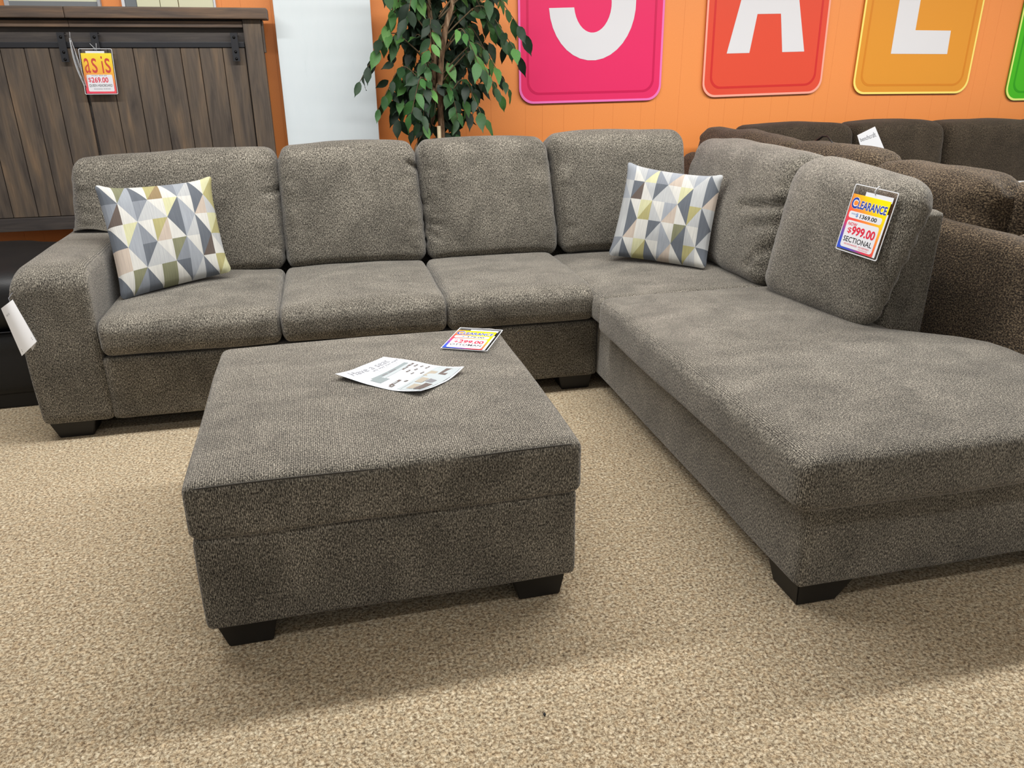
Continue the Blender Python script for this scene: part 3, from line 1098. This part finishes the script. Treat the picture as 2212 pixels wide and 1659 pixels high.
for seams in (pl, pr):
    for a, b in zip(seams[:-1], seams[1:]):
        x0, x1 = min(a, b), max(a, b)
        dy = random.uniform(-0.0012, 0.0012)
        box('plank', x0 + 0.0015, x1 - 0.0015, 4.792 + dy, 4.812, 0.650, 1.5045, M['plank'], hb, 0.002, 1)
for hx in (-1.262, -1.104, -0.416, -2.0):
    bm = bmesh.new()
    box_bm(hx - 0.018, hx + 0.018, 4.762, 4.768, 1.437, 1.577, bm=bm)
    box_bm(hx - 0.018, hx + 0.018, 4.768, 4.80, 1.571, 1.577, bm=bm)
    hang = link('hanger_strap', bm_mesh('hanger_strap', bm), M['iron'], hb)
    rel(hang, hb)
    for bz in (1.555, 1.484, 1.449):
        bm = bmesh.new()
        bmesh.ops.create_uvsphere(bm, u_segments=10, v_segments=6, radius=0.0075)
        for v in bm.verts:
            v.co = Vector((v.co.x + hx, v.co.y * 0.7 + 4.761, v.co.z + bz))
        bo = link('bolt', bm_mesh('bolt', bm, True), M['bolt'], hang)
        bo.matrix_parent_inverse = Matrix.Identity(4)

# as-is tag on the middle hanger
root = thing('price_tag', 'yellow and red as is price tag hanging on the wooden headboard', 'price tag')
AT = [Vector(p) for p in ((-1.190, 4.752, 1.500), (-1.034, 4.752, 1.500), (-1.034, 4.744, 1.281), (-1.206, 4.744, 1.279))]
root.matrix_world = frame_matrix(Vector((-1.195, 4.744, 1.279)), (1, 0, -0.004), (-0.0, 0.008, 0.22))
W_, H_ = 0.160, 0.222


def shx(x, y):      # the sleeve hangs slightly skewed
    return (x + 0.006 * y / H_, y)


plate('plastic_sleeve', [shx(*p) for p in rrect(0, W_, 0, H_, 0.006)], 0, 0.0015, M['clear'], root)
ring('sleeve_edge', [shx(*p) for p in rrect(0, W_, 0, H_, 0.006)], [shx(*p) for p in rrect(0.0025, W_ - 0.0025, 0.0025, H_ - 0.0025, 0.005)], 0, 0.0018, M['clear_edge'], root)
plate('paper_slip', [shx(*p) for p in ((0.032, 0.196), (0.122, 0.196), (0.122, 0.210), (0.032, 0.210))], 0.0016, 0.0019, M['paper'], root)
plate('printed_card', [shx(*p) for p in rrect(0.008, 0.154, 0.004, 0.200, 0.003)], 0.0019, 0.0023, M['asis'], root)
for body, a, b in (('a', 0.022, 0.048), ('s', 0.056, 0.082), ('i', 0.104, 0.112), ('s', 0.120, 0.146)):
    text('lettering', body, a, b, 0.104, 0.186 if body == 'i' else 0.176, M['asis_red'], root, 0.0026, 0.0)
plate('white_field', rrect(0.022, 0.146, 0.014, 0.096, 0.006), 0.0022, 0.0025, M['white_print'], root)
text('lettering', 'WAS 499.00', 0.045, 0.120, 0.089, 0.095, M['ink_grey'], root, 0.0028)
text('lettering', '$', 0.028, 0.042, 0.058, 0.082, M['ink_red'], root, 0.0028)
text('lettering', '269.00', 0.043, 0.124, 0.057, 0.084, M['ink_red'], root, 0.0028, 0.02)
text('lettering', 'QUEEN HEADBOARD', 0.028, 0.140, 0.035, 0.050, M['ink_black'], root, 0.0028)
text('lettering', 'NO EXCHANGES - NO REFUNDS', 0.048, 0.128, 0.023, 0.030, M['ink_grey'], root, 0.0028)
link('loop_string', tube_mesh('loop_string', [(0.068, 0.245, 0.012), (0.086, 0.222, 0.004), (0.095, 0.214, 0.003), (0.082, 0.214, 0.003), (0.094, 0.226, 0.004), (0.098, 0.246, 0.012)], 0.001, 5), M['clear_edge'], root)
# empty clear sleeve seen edge-on beside it
es = thing('plastic_sleeve', 'empty clear plastic tag sleeve dangling left of the as is tag', 'tag sleeve', (-1.2, 4.75, 1.55))
bm = bmesh.new()
n = 10
pts = []
for i in range(n + 1):
    t = i / n
    z = 0.0 - 0.24 * t
    bulge = math.sin(math.pi * min(1, t * 1.05))
    pts.append((Vector((-0.018 + 0.026 * t - 0.012 * bulge, -0.004, z)), Vector((-0.012 + 0.030 * t + 0.016 * bulge, -0.055 * bulge - 0.008, z))))
vv = [(bm.verts.new(a), bm.verts.new(b), bm.verts.new(a + Vector((0.002, 0.001, 0))), bm.verts.new(b + Vector((0.002, 0.001, 0)))) for a, b in pts]
for i in range(n):
    a, b = vv[i], vv[i + 1]
    bm.faces.new((a[0], a[1], b[1], b[0]))
    bm.faces.new((a[3], a[2], b[2], b[3]))
    bm.faces.new((a[1], a[3], b[3], b[1]))
    bm.faces.new((a[2], a[0], b[0], b[2]))
link('clear_pouch', bm_mesh('clear_pouch', bm, True), M['clear'], es)
for side in (0, 1):
    link('sleeve_edge', tube_mesh('sleeve_edge', [p[side] for p in pts], 0.0011, 5), M['clear_edge'], es)
link('loop_string', tube_mesh('loop_string', [(-0.015, -0.005, 0.0), (-0.012, 0.0, 0.025), (-0.02, 0.02, 0.03)], 0.001, 5), M['clear_edge'], es)

# ------------------------------------------------------------------ wall boards above the headboard
wp = thing('wall_picture', 'grey wall panel in a silver frame above the headboard', 'picture', (-1.32, 4.985, 1.9))
box('panel', -1.53, -1.105, 4.975, 4.998, 1.55, 1.735, plain('grey_panel', srgb(128, 132, 136), 0.3, 0.5), wp)
box('panel', -1.545, -1.105, 4.975, 4.998, 1.735, 2.3, plain('pale_cream_panel', srgb(222, 224, 196), 0.5, 0.4), wp)
box('frame_side', -1.553, -1.53, 4.965, 4.999, 1.5, 2.33, M['paper_grey'], wp, 0.003)
box('frame_side', -1.105, -1.09, 4.965, 4.999, 1.5, 2.33, M['paper_grey'], wp, 0.003)
wp2 = thing('wall_poster', 'pale cream paneled board with a grey stripe above the headboard', 'poster', (-0.74, 4.985, 1.9))
cream = plain('pale_green_cream', srgb(222, 222, 190), 0.5, 0.4)
box('grey_stripe', -0.968, -0.912, 4.98, 4.998, 1.5, 2.3, plain('slate_stripe', srgb(118, 124, 128), 0.4, 0.4), wp2)
for a, b in ((-0.910, -0.795), (-0.792, -0.702), (-0.698, -0.52)):
    box('panel', a, b, 4.975, 4.998, 1.5, 2.3, cream, wp2, 0.001, 1)
box('edge_strip', -0.985, -0.970, 4.97, 4.998, 1.5, 2.3, M['paper'], wp2)
box('edge_strip', -0.518, -0.508, 4.97, 4.998, 1.5, 2.3, M['paper'], wp2)

# ------------------------------------------------------------------ SALE letter signs
def sign(letter, label, x0, x1, z0, face, edge, line, rot=0.0):
    root = thing('sale_sign', label, 'sign', (0, 0, 0), 'coloured sale letter signs on the orange wall')
    Wd, Hd = x1 - x0, 1.22
    m = frame_matrix((x0, 4.988, z0), (1, 0, rot), (0, 0, 1))
    root.matrix_world = m
    e = NT(letter.lower() + '_sign_print')
    f = e.noise(e.tc('Object'), 300, 2)
    e.col(e.ramp(f, [(0.3, tuple(c * .97 for c in face[:3]) + (1,)), (0.7, face)]))
    mf = e.set(0.28, 0.5)
    me_ = plain(letter.lower() + '_sign_edge', edge, 0.3, 0.5)
    ml = plain(letter.lower() + '_sign_line', line, 0.3, 0.5)
    plate('board', rrect(0, Wd, 0, Hd, 0.09, 8), -0.004, 0.004, mf, root)
    ring('edge_band', rrect(0, Wd, 0, Hd, 0.09, 8), rrect(0.013, Wd - 0.013, 0.013, Hd - 0.013, 0.082, 8), 0.003, 0.0046, me_, root)
    ring('border_line', rrect(0.05, Wd - 0.05, 0.05, Hd - 0.05, 0.075, 8), rrect(0.064, Wd - 0.064, 0.064, Hd - 0.064, 0.066, 8), 0.003, 0.0046, ml, root)
    return root, Wd, Hd


WHT = plain('sign_white_print', srgb(222, 223, 227), 0.35, 0.4)
r_, Wd, Hd = sign('S', 'pink sale sign with a white letter S', 1.207, 2.143, 1.186, srgb(232, 46, 104), srgb(238, 120, 190), srgb(205, 24, 84), 0.012)
# letter S swept along its centre line
cx, lo, up = Wd / 2, 0.565, 0.915
cl = []
for k in range(25):
    a = math.radians(186 + (360 + 62 - 186) * k / 24)
    cl.append((cx + 0.199 * math.cos(a), lo + 0.243 * math.sin(a) * (1.0 if math.sin(a) < 0 else 0.75)))
for k in range(25):
    a = math.radians(242 - (242 + 6) * k / 24)
    cl.append((cx + 0.185 * math.cos(a), up + 0.19 * math.sin(a)))
vs, fs = [], []
for i, p in enumerate(cl):
    a = Vector(cl[max(0, i - 1)])
    b = Vector(cl[min(len(cl) - 1, i + 1)])
    t = (b - a).normalized()
    nn = Vector((-t.y, t.x))
    if i == 0:
        nn = Vector((1, 0.02))
    for s in (-0.079, 0.079):
        q = Vector(p) + nn * s
        vs.append((q.x, q.y, 0.0052))
for i in range(len(cl) - 1):
    fs.append((2 * i, 2 * i + 1, 2 * i + 3, 2 * i + 2))
link('letter', mesh('letter', vs, fs), WHT, r_)
r_, Wd, Hd = sign('A', 'red sale sign with a white letter A', 2.432, 3.300, 1.207, srgb(226, 80, 56), srgb(244, 170, 150), srgb(208, 48, 44), 0.02)
cx = Wd / 2 + 0.0
for nm, poly in (('letter', [(cx - 0.278, 0.262), (cx - 0.118, 0.262), (cx - 0.083, 0.49), (cx + 0.083, 0.49), (cx + 0.118, 0.262), (cx + 0.278, 0.262), (cx + 0.10, 1.0), (cx - 0.10, 1.0)]),):
    plate(nm, [tuple(p) for p in poly], 0.0035, 0.0052, WHT, r_)
r_, Wd, Hd = sign('L', 'amber sale sign with a white letter L', 3.540, 4.458, 1.214, srgb(226, 152, 50), srgb(250, 230, 120), srgb(214, 134, 36), -0.006)
plate('letter', [(0.255, 0.255), (0.70, 0.255), (0.695, 0.402), (0.415, 0.402), (0.415, 1.0), (0.255, 1.0)], 0.0035, 0.0052, WHT, r_)
r_, Wd, Hd = sign('E', 'green sale sign at the far right of the row', 4.79, 5.70, 1.155, srgb(72, 186, 26), srgb(226, 240, 130), srgb(48, 160, 14), 0.0)
plate('letter', [(0.25, 0.26), (0.68, 0.26), (0.68, 0.40), (0.41, 0.40), (0.41, 0.56), (0.64, 0.56), (0.64, 0.70), (0.41, 0.70), (0.41, 0.86), (0.68, 0.86), (0.68, 1.0), (0.25, 1.0)], 0.0035, 0.0052, WHT, r_)

# ------------------------------------------------------------------ brown sectional behind
br = thing('brown_sectional', 'dark brown chenille sectional sofa behind the grey chaise along the wall', 'sofa', (3.2, 4.2, 0))
BK, BN = M['brown_knit'], M['brown']
soft_box('back_panel', [(2.25, 4.93, 0.06), (2.25, 1.72, 0.06), (2.42, 1.72, 0.06), (2.42, 4.93, 0.06),
                        (2.285, 4.93, 0.89), (2.285, 1.72, 0.815), (2.44, 1.72, 0.79), (2.44, 4.93, 0.87)], BK, br, 30, 0.06, (0, 0.012, 0.012, 0, 0, 0.01), wob=0.010, wobf=6, seed=31,
         dents=[(2, (0.62, 0.95), (0.66, -0.95), 0.012, 0.012), (2, (0.80, 0.5), (0.80, -0.4), 0.09, 0.02)])
soft_box('armrest', [(2.40, 2.36, 0.06), (2.40, 1.72, 0.06), (3.2, 1.72, 0.06), (3.2, 2.40, 0.06),
                     (2.40, 2.38, 0.84), (2.40, 1.72, 0.78), (3.2, 1.72, 0.70), (3.2, 2.40, 0.76)], BK, br, 18, (0.09, 0.07, 0.09), (0, 0, 0.015, 0, 0, 0.02), wob=0.008, wobf=6, seed=32)
for i, (ya, yb, zt) in enumerate(((4.88, 3.82, 1.015), (3.84, 3.12, 1.012), (3.14, 2.44, 0.985))):
    soft_box('back_cushion', [(2.40, ya, 0.52), (2.40, yb, 0.52), (2.66, yb, 0.50), (2.66, ya, 0.50),
                              (2.36, ya, zt), (2.36, yb, zt), (2.56, yb, zt), (2.56, ya, zt)], BK, br, 24, (0.07, 0.08, 0.09), (0.01, 0.015, 0.03, 0.03, 0, 0.03), 0.5,
             wob=0.014, wobf=6, edge_wr=0.02, seed=33 + i, dents=[(2, (0.8, 0.6), (0.98, 0.2), 0.025, 0.03)] if i == 2 else ())
soft_box('arm_pillow', [(2.5, 2.52, 0.70), (2.5, 2.36, 0.70), (3.0, 2.36, 0.70), (3.0, 2.52, 0.70),
                        (2.5, 2.52, 0.985), (2.48, 2.36, 0.965), (3.0, 2.36, 0.93), (3.0, 2.52, 0.95)], BK, br, 16, 0.06, (0, 0, 0.02, 0, 0, 0.01), wob=0.01, seed=37)
soft_box('seat_base', [(2.4, 4.9, 0.06), (2.4, 2.3, 0.06), (3.2, 2.3, 0.06), (3.2, 4.9, 0.06),
                       (2.4, 4.9, 0.50), (2.4, 2.3, 0.50), (3.2, 2.3, 0.50), (3.2, 4.9, 0.50)], BN, br, 14, 0.05, wob=0.004, seed=38)
soft_box('seat_base', rect8(3.2, 5.4, 4.0, 4.93, 0.06, 0.50), BN, br, 14, 0.05, wob=0.004, seed=39)
soft_box('back_panel', rect8(2.4, 5.4, 4.80, 4.95, 0.06, 0.93), BN, br, 14, 0.05, wob=0.004, seed=40)
for i, (xa, xb, zt) in enumerate(((2.60, 3.325, 1.035), (3.335, 4.005, 1.040), (4.02, 4.75, 1.03), (4.76, 5.4, 1.03))):
    soft_box('back_cushion', [(xa, 4.52, 0.50), (xb, 4.52, 0.50), (xb, 4.80, 0.50), (xa, 4.80, 0.50),
                              (xa, 4.58, zt), (xb, 4.58, zt), (xb, 4.86, zt), (xa, 4.86, zt)], BN, br, 22, (0.05, 0.08, 0.06), (0.01, 0.01, 0.04, 0, 0, 0.025), 0.5,
             wob=0.008, edge_wr=0.01, seed=41 + i)
for x, y in ((2.35, 1.85), (3.1, 1.85), (2.4, 4.8), (5.3, 4.1), (5.3, 4.8)):
    block_leg('leg', x - 0.04, x + 0.04, y - 0.04, y + 0.04, 0.07, br, 0.01, 0.01, 0.01, 0.01)
link('strap_loop', tube_mesh('strap_loop', [Vector(p) - br.location for p in ((2.44, 3.70, 1.02), (2.47, 3.66, 1.060), (2.47, 3.62, 1.062), (2.45, 3.52, 1.025))], [0.006, 0.006, 0.004, 0.003], 6), M['black_leg'], br)

ic = thing('info_card', 'white information card standing between the far brown back cushions', 'card', (3.37, 4.44, 0.95))
hexa('card', [(3.330, 4.45, 0.83), (3.505, 4.45, 0.83), (3.505, 4.453, 0.83), (3.330, 4.453, 0.83),
              (3.245, 4.45, 0.990), (3.362, 4.45, 1.040), (3.362, 4.453, 1.040), (3.245, 4.453, 0.990)], M['paper'], ic)


def card_pt(a, b, z):
    p0, p1, p2, p3 = Vector((3.330, 4.449, 0.83)), Vector((3.505, 4.449, 0.83)), Vector((3.362, 4.449, 1.040)), Vector((3.245, 4.449, 0.990))
    return p0 * (1 - a) * (1 - b) + p1 * a * (1 - b) + p2 * a * b + p3 * (1 - a) * b - ic.location


text('lettering', 'benchcraft', 0.08, 0.88, 0.74, 0.88, M['ink_faint'], ic, 0, 0, 0, card_pt)
ic2 = thing('info_card', 'white paper lying on the brown sofa at the right frame edge', 'card', (4.1, 4.0, 0.6))
hexa('card', [(4.10, 4.05, 0.505), (4.33, 4.05, 0.505), (4.33, 4.054, 0.505), (4.10, 4.054, 0.505),
              (4.055, 4.02, 0.735), (4.29, 4.02, 0.735), (4.29, 4.024, 0.735), (4.055, 4.024, 0.735)], M['paper'], ic2)

# ------------------------------------------------------------------ black leather ottoman at the left
bl = thing('leather_ottoman', 'black leather ottoman behind the left arm of the grey sofa', 'ottoman', (-1.75, 3.95, 0))
BLK = M['black_leather']
soft_box('top_cushion', rect8(-2.15, -1.262, 3.56, 4.38, 0.352, 0.60), BLK, bl, 20, (0.05, 0.10, 0.08), (0.01, 0.01, 0.02, 0, 0, 0.02), 0.5, wob=0.012, wobf=6, seed=51)
soft_box('lower_body', rect8(-2.13, -1.295, 3.575, 4.36, 0.06, 0.355), BLK, bl, 16, 0.04, (0, 0, 0.015, 0, 0, 0), wob=0.006, seed=52)
box('plinth', -2.11, -1.35, 3.60, 4.33, 0.0, 0.07, M['black_leg'], bl, 0.004)
st = link('stitching', tube_mesh('stitching', [Vector((-2.1 + 0.83 * i / 20, 3.548 - 0.012 * math.sin(math.pi * i / 20), 0.365)) - bl.location for i in range(21)], 0.002, 5), M['iron'], bl)

# ------------------------------------------------------------------ artificial ficus tree
tree = thing('ficus_tree', 'artificial ficus tree with glossy green leaves beside the white column', 'plant', (0.62, 4.52, 0))


def bark():
    k = NT('mottled_brown_bark')
    f = k.noise(k.mapping(k.tc('Object'), (60, 60, 14)), 1, 4, 0.6)
    k.col(k.ramp(f, [(0.3, srgb(66, 50, 38)), (0.5, srgb(112, 88, 66)), (0.72, srgb(166, 144, 118))]))
    k.bump(f, 0.5, 0.004)
    return k.set(0.8, 0.2)


M['bark'] = bark()
M['cane'] = plain('pale_bamboo', srgb(206, 190, 156), 0.6, 0.3, grain=0.1)
M['twig'] = plain('brown_twig', srgb(96, 82, 62), 0.8, 0.2, grain=0.3)


def leafmat():
    k = NT('ficus_leaf')
    info = k.n('ShaderNodeObjectInfo')
    f = k.noise(k.tc('Object'), 30, 3)
    c1 = k.ramp(info.outputs['Random'], [(0.0, srgb(22, 36, 26)), (0.3, srgb(32, 56, 34)), (0.55, srgb(46, 80, 42)), (0.8, srgb(64, 108, 56)), (1.0, srgb(94, 138, 74))])
    c = k.mix(c1, k.ramp(f, [(0.3, (0.8, 0.8, 0.8, 1)), (0.7, (1.15, 1.15, 1.1, 1))]), 1.0, 'MULTIPLY')
    k.col(c)
    return k.set(0.5, 0.28)


M['leaf'] = leafmat()
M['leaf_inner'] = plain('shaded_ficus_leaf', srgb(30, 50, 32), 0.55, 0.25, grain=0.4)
T0 = Vector(tree.location)


def tlink(name, me, mat, parent=None):
    return link(name, me, mat, parent or tree)


trunks = [
    [(0.62, 4.50, 0.28), (0.648, 4.50, 0.7), (0.646, 4.50, 1.04), (0.640, 4.49, 1.22), (0.652, 4.49, 1.40), (0.69, 4.5, 1.60), (0.735, 4.5, 1.75), (0.72, 4.52, 2.0)],
    [(0.64, 4.56, 0.28), (0.50, 4.57, 0.85), (0.545, 4.55, 1.035), (0.60, 4.54, 1.14), (0.618, 4.53, 1.32), (0.622, 4.53, 1.5), (0.60, 4.54, 1.75), (0.56, 4.55, 2.0)],
]


def smooth_path(pts, k=5):
    pts = [Vector(p) for p in pts]
    out = []
    for i in range(len(pts) - 1):
        p0, p1, p2, p3 = pts[max(0, i - 1)], pts[i], pts[i + 1], pts[min(len(pts) - 1, i + 2)]
        for j in range(k):
            t = j / k
            out.append(0.5 * ((2 * p1) + (p2 - p0) * t + (2 * p0 - 5 * p1 + 4 * p2 - p3) * t * t + (3 * p1 - p0 - 3 * p2 + p3) * t ** 3))
    out.append(pts[-1])
    return out


for tr in trunks:
    sp = smooth_path(tr)
    rr = [0.019 - 0.006 * i / len(sp) + 0.0015 * math.sin(i * 1.7) for i in range(len(sp))]
    tlink('trunk', tube_mesh('trunk', [p - T0 for p in sp], rr, 9), M['bark'])
tlink('support_cane', tube_mesh('support_cane', [Vector(p) - T0 for p in ((0.618, 4.47, 0.28), (0.628, 4.47, 0.8), (0.626, 4.47, 1.10))], 0.011, 8), M['cane'])
# pot
bm = bmesh.new()
prof = [(0.0, 0.0), (0.13, 0.0), (0.14, 0.02), (0.175, 0.27), (0.185, 0.275), (0.185, 0.30), (0.165, 0.30), (0.16, 0.27)]
pv = [[bm.verts.new((r * math.cos(2 * math.pi * k / 20), r * math.sin(2 * math.pi * k / 20), z)) for k in range(20)] for r, z in prof[1:]]
for a, b in zip(pv[:-1], pv[1:]):
    for k in range(20):
        bm.faces.new((a[k], a[(k + 1) % 20], b[(k + 1) % 20], b[k]))
bm.faces.new(pv[0][::-1])
tlink('pot', bm_mesh('pot', bm, True), plain('black_pot', srgb(40, 38, 36), 0.5, 0.4))
bm = bmesh.new()
bmesh.ops.create_circle(bm, cap_ends=True, radius=0.164, segments=20)
for v in bm.verts:
    v.co.z = 0.275
tlink('moss', bm_mesh('moss', bm), plain('dry_moss', srgb(70, 62, 40), 0.95, 0.1, grain=0.4))


def leaf_mesh(k):
    """pointed leaf, length 1 along +x, folded along its midrib, with a wavy margin"""
    rng = random.Random(k)
    st = [(0.0, 0.0), (0.06, 0.07), (0.18, 0.165), (0.36, 0.225), (0.55, 0.205), (0.72, 0.125), (0.86, 0.04), (1.0, 0.0)]
    vs, fs = [], []
    bend = (0.10, 0.22, -0.05)[k % 3]
    for i, (x, wd) in enumerate(st):
        zc = -bend * x * x
        wv = 0.03 * math.sin(i * 1.9 + k)
        vs += [(x, -wd, zc + wd * 0.28 + wv), (x, 0, zc), (x, wd, zc + wd * 0.28 - wv)]
    for i in range(len(st) - 1):
        a = i * 3
        fs += [(a, a + 3, a + 4, a + 1), (a + 1, a + 4, a + 5, a + 2)]
    me = mesh('leaf', vs, fs, True)
    me.materials.append(M['leaf'])
    return me


leaf_vars = [leaf_mesh(k) for k in range(3)]
TIPS = [(1.09, 4.4, 1.56), (1.05, 4.34, 1.45), (1.02, 4.47, 1.29), (0.95, 4.37, 1.26), (0.84, 4.33, 1.39), (0.93, 4.47, 1.59), (1.05, 4.69, 1.51), (0.88, 4.64, 1.46),
        (0.68, 4.62, 1.18), (0.72, 4.39, 1.14), (0.8, 4.53, 1.17), (0.6, 4.42, 1.17), (0.51, 4.37, 1.13), (0.85, 4.34, 1.14), (0.59, 4.39, 1.48), (0.81, 4.69, 1.48),
        (0.22, 4.55, 1.33), (0.31, 4.55, 1.19), (0.42, 4.64, 1.19), (0.47, 4.38, 1.17), (0.34, 4.55, 1.54), (0.4, 4.56, 1.48), (0.48, 4.61, 1.39), (0.59, 4.66, 1.6),
        (0.46, 4.67, 1.71), (0.47, 4.34, 1.63), (0.87, 4.55, 1.71), (0.77, 4.58, 1.69), (0.55, 4.51, 1.7), (0.91, 4.37, 1.69), (0.42, 4.5, 1.66), (0.37, 4.34, 1.75),
        (1.04, 4.69, 1.78), (0.71, 4.66, 1.81), (0.73, 4.53, 1.05), (0.53, 4.43, 1.05), (0.62, 4.68, 1.32), (0.96, 4.54, 1.39), (0.46, 4.67, 1.29)]
rng = random.Random(11)
nleaf = 0
for bi, tip in enumerate(TIPS):
    tip = Vector(tip)
    out = Vector((tip.x - 0.64, tip.y - 4.51, 0))
    reach = out.length
    zr = min(2.0, tip.z + 0.10 + 0.35 * reach)
    base = Vector((0.655 if tip.x > 0.6 else 0.615, 4.51, min(1.9, max(1.0, tip.z + 0.02 + 0.12 * reach))))
    if tip.z < 1.1:
        base.z = 1.30
    mid = base.lerp(tip, 0.55)
    mid.z = max(base.z, tip.z) + 0.10 + 0.16 * reach
    path = smooth_path([base, base.lerp(mid, 0.5) + Vector((0, 0, 0.02)), mid, tip.lerp(mid, 0.4) + Vector((0, 0, 0.01)), tip], 4)
    tlink('branch', tube_mesh('branch', [p - T0 for p in path], [0.005 - 0.0035 * i / len(path) for i in range(len(path))], 5), M['twig'])
    m_ = len(path)
    cnt = 9 if reach > 0.25 else 8
    for k in range(cnt):
        if nleaf >= 299:
            break
        t = 0.30 + 0.70 * (k + 0.6) / cnt
        if k == cnt - 1:
            t = 1.0
        f = t * (m_ - 1)
        i = min(m_ - 2, int(f))
        p = path[i].lerp(path[i + 1], f - i)
        tang = (path[i + 1] - path[i]).normalized()
        side = tang.cross(Vector((0, 0, 1)))
        side = side.normalized() if side.length > 1e-3 else Vector((1, 0, 0))
        sgn = 1 if k % 2 else -1
        d = tang * 0.55 + side * sgn * rng.uniform(0.3, 0.9) + Vector((rng.uniform(-.25, .25), rng.uniform(-.5, .1), -rng.uniform(0.35, 1.15)))
        d.normalize()
        L = rng.uniform(0.082, 0.125)
        if abs(p.x - 0.64) < 0.045 and p.y < 4.53 and 1.0 < p.z < 1.52 and rng.random() < 0.75:
            continue
        upv = Vector((rng.uniform(-.5, .5), -0.9 + rng.uniform(-.4, .4), 0.5 + rng.uniform(-.3, .5)))
        y = upv.cross(d).normalized()
        z = d.cross(y)
        mm = Matrix((d * L, y * L * rng.uniform(0.85, 1.1), z * L)).transposed().to_4x4()
        p = p + side * sgn * 0.006
        mm.translation = p - T0
        tipw = p + d * L
        if tipw.y > 4.85 or (tipw.x < 0.36 and tipw.y > 4.8):
            continue
        lo_ = link('leaf', leaf_vars[rng.randrange(3)], None, tree)
        lo_.matrix_local = mm
        nleaf += 1

# the inner foliage nobody could count
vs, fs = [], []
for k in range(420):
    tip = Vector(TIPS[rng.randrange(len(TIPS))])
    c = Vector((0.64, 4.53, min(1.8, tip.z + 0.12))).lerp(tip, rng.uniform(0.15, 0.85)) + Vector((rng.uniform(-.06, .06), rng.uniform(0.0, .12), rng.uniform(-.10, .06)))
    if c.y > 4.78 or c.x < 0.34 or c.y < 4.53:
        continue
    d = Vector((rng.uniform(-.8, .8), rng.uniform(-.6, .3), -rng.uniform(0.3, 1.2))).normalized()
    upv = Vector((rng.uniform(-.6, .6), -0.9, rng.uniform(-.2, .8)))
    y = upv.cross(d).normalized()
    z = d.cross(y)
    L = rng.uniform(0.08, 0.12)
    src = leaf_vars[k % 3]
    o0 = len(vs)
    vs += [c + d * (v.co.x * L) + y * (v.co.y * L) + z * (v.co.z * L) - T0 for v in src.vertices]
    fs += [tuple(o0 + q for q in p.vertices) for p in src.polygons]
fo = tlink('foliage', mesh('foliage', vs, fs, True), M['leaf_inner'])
fo['kind'] = 'stuff'

# ------------------------------------------------------------------ speck on the carpet
bm = bmesh.new()
bmesh.ops.create_icosphere(bm, subdivisions=2, radius=0.004)
for v in bm.verts:
    v.co = Vector((v.co.x * 0.8, v.co.y * 1.3 + 0.001 * math.sin(v.co.x * 900), v.co.z * 0.7 + 0.0026))
tag(link('carpet_speck', bm_mesh('carpet_speck', bm, True), M['ink_black']), 'tiny black speck on the beige carpet in front of the ottoman', 'speck').location = (0.376, 1.325, 0)
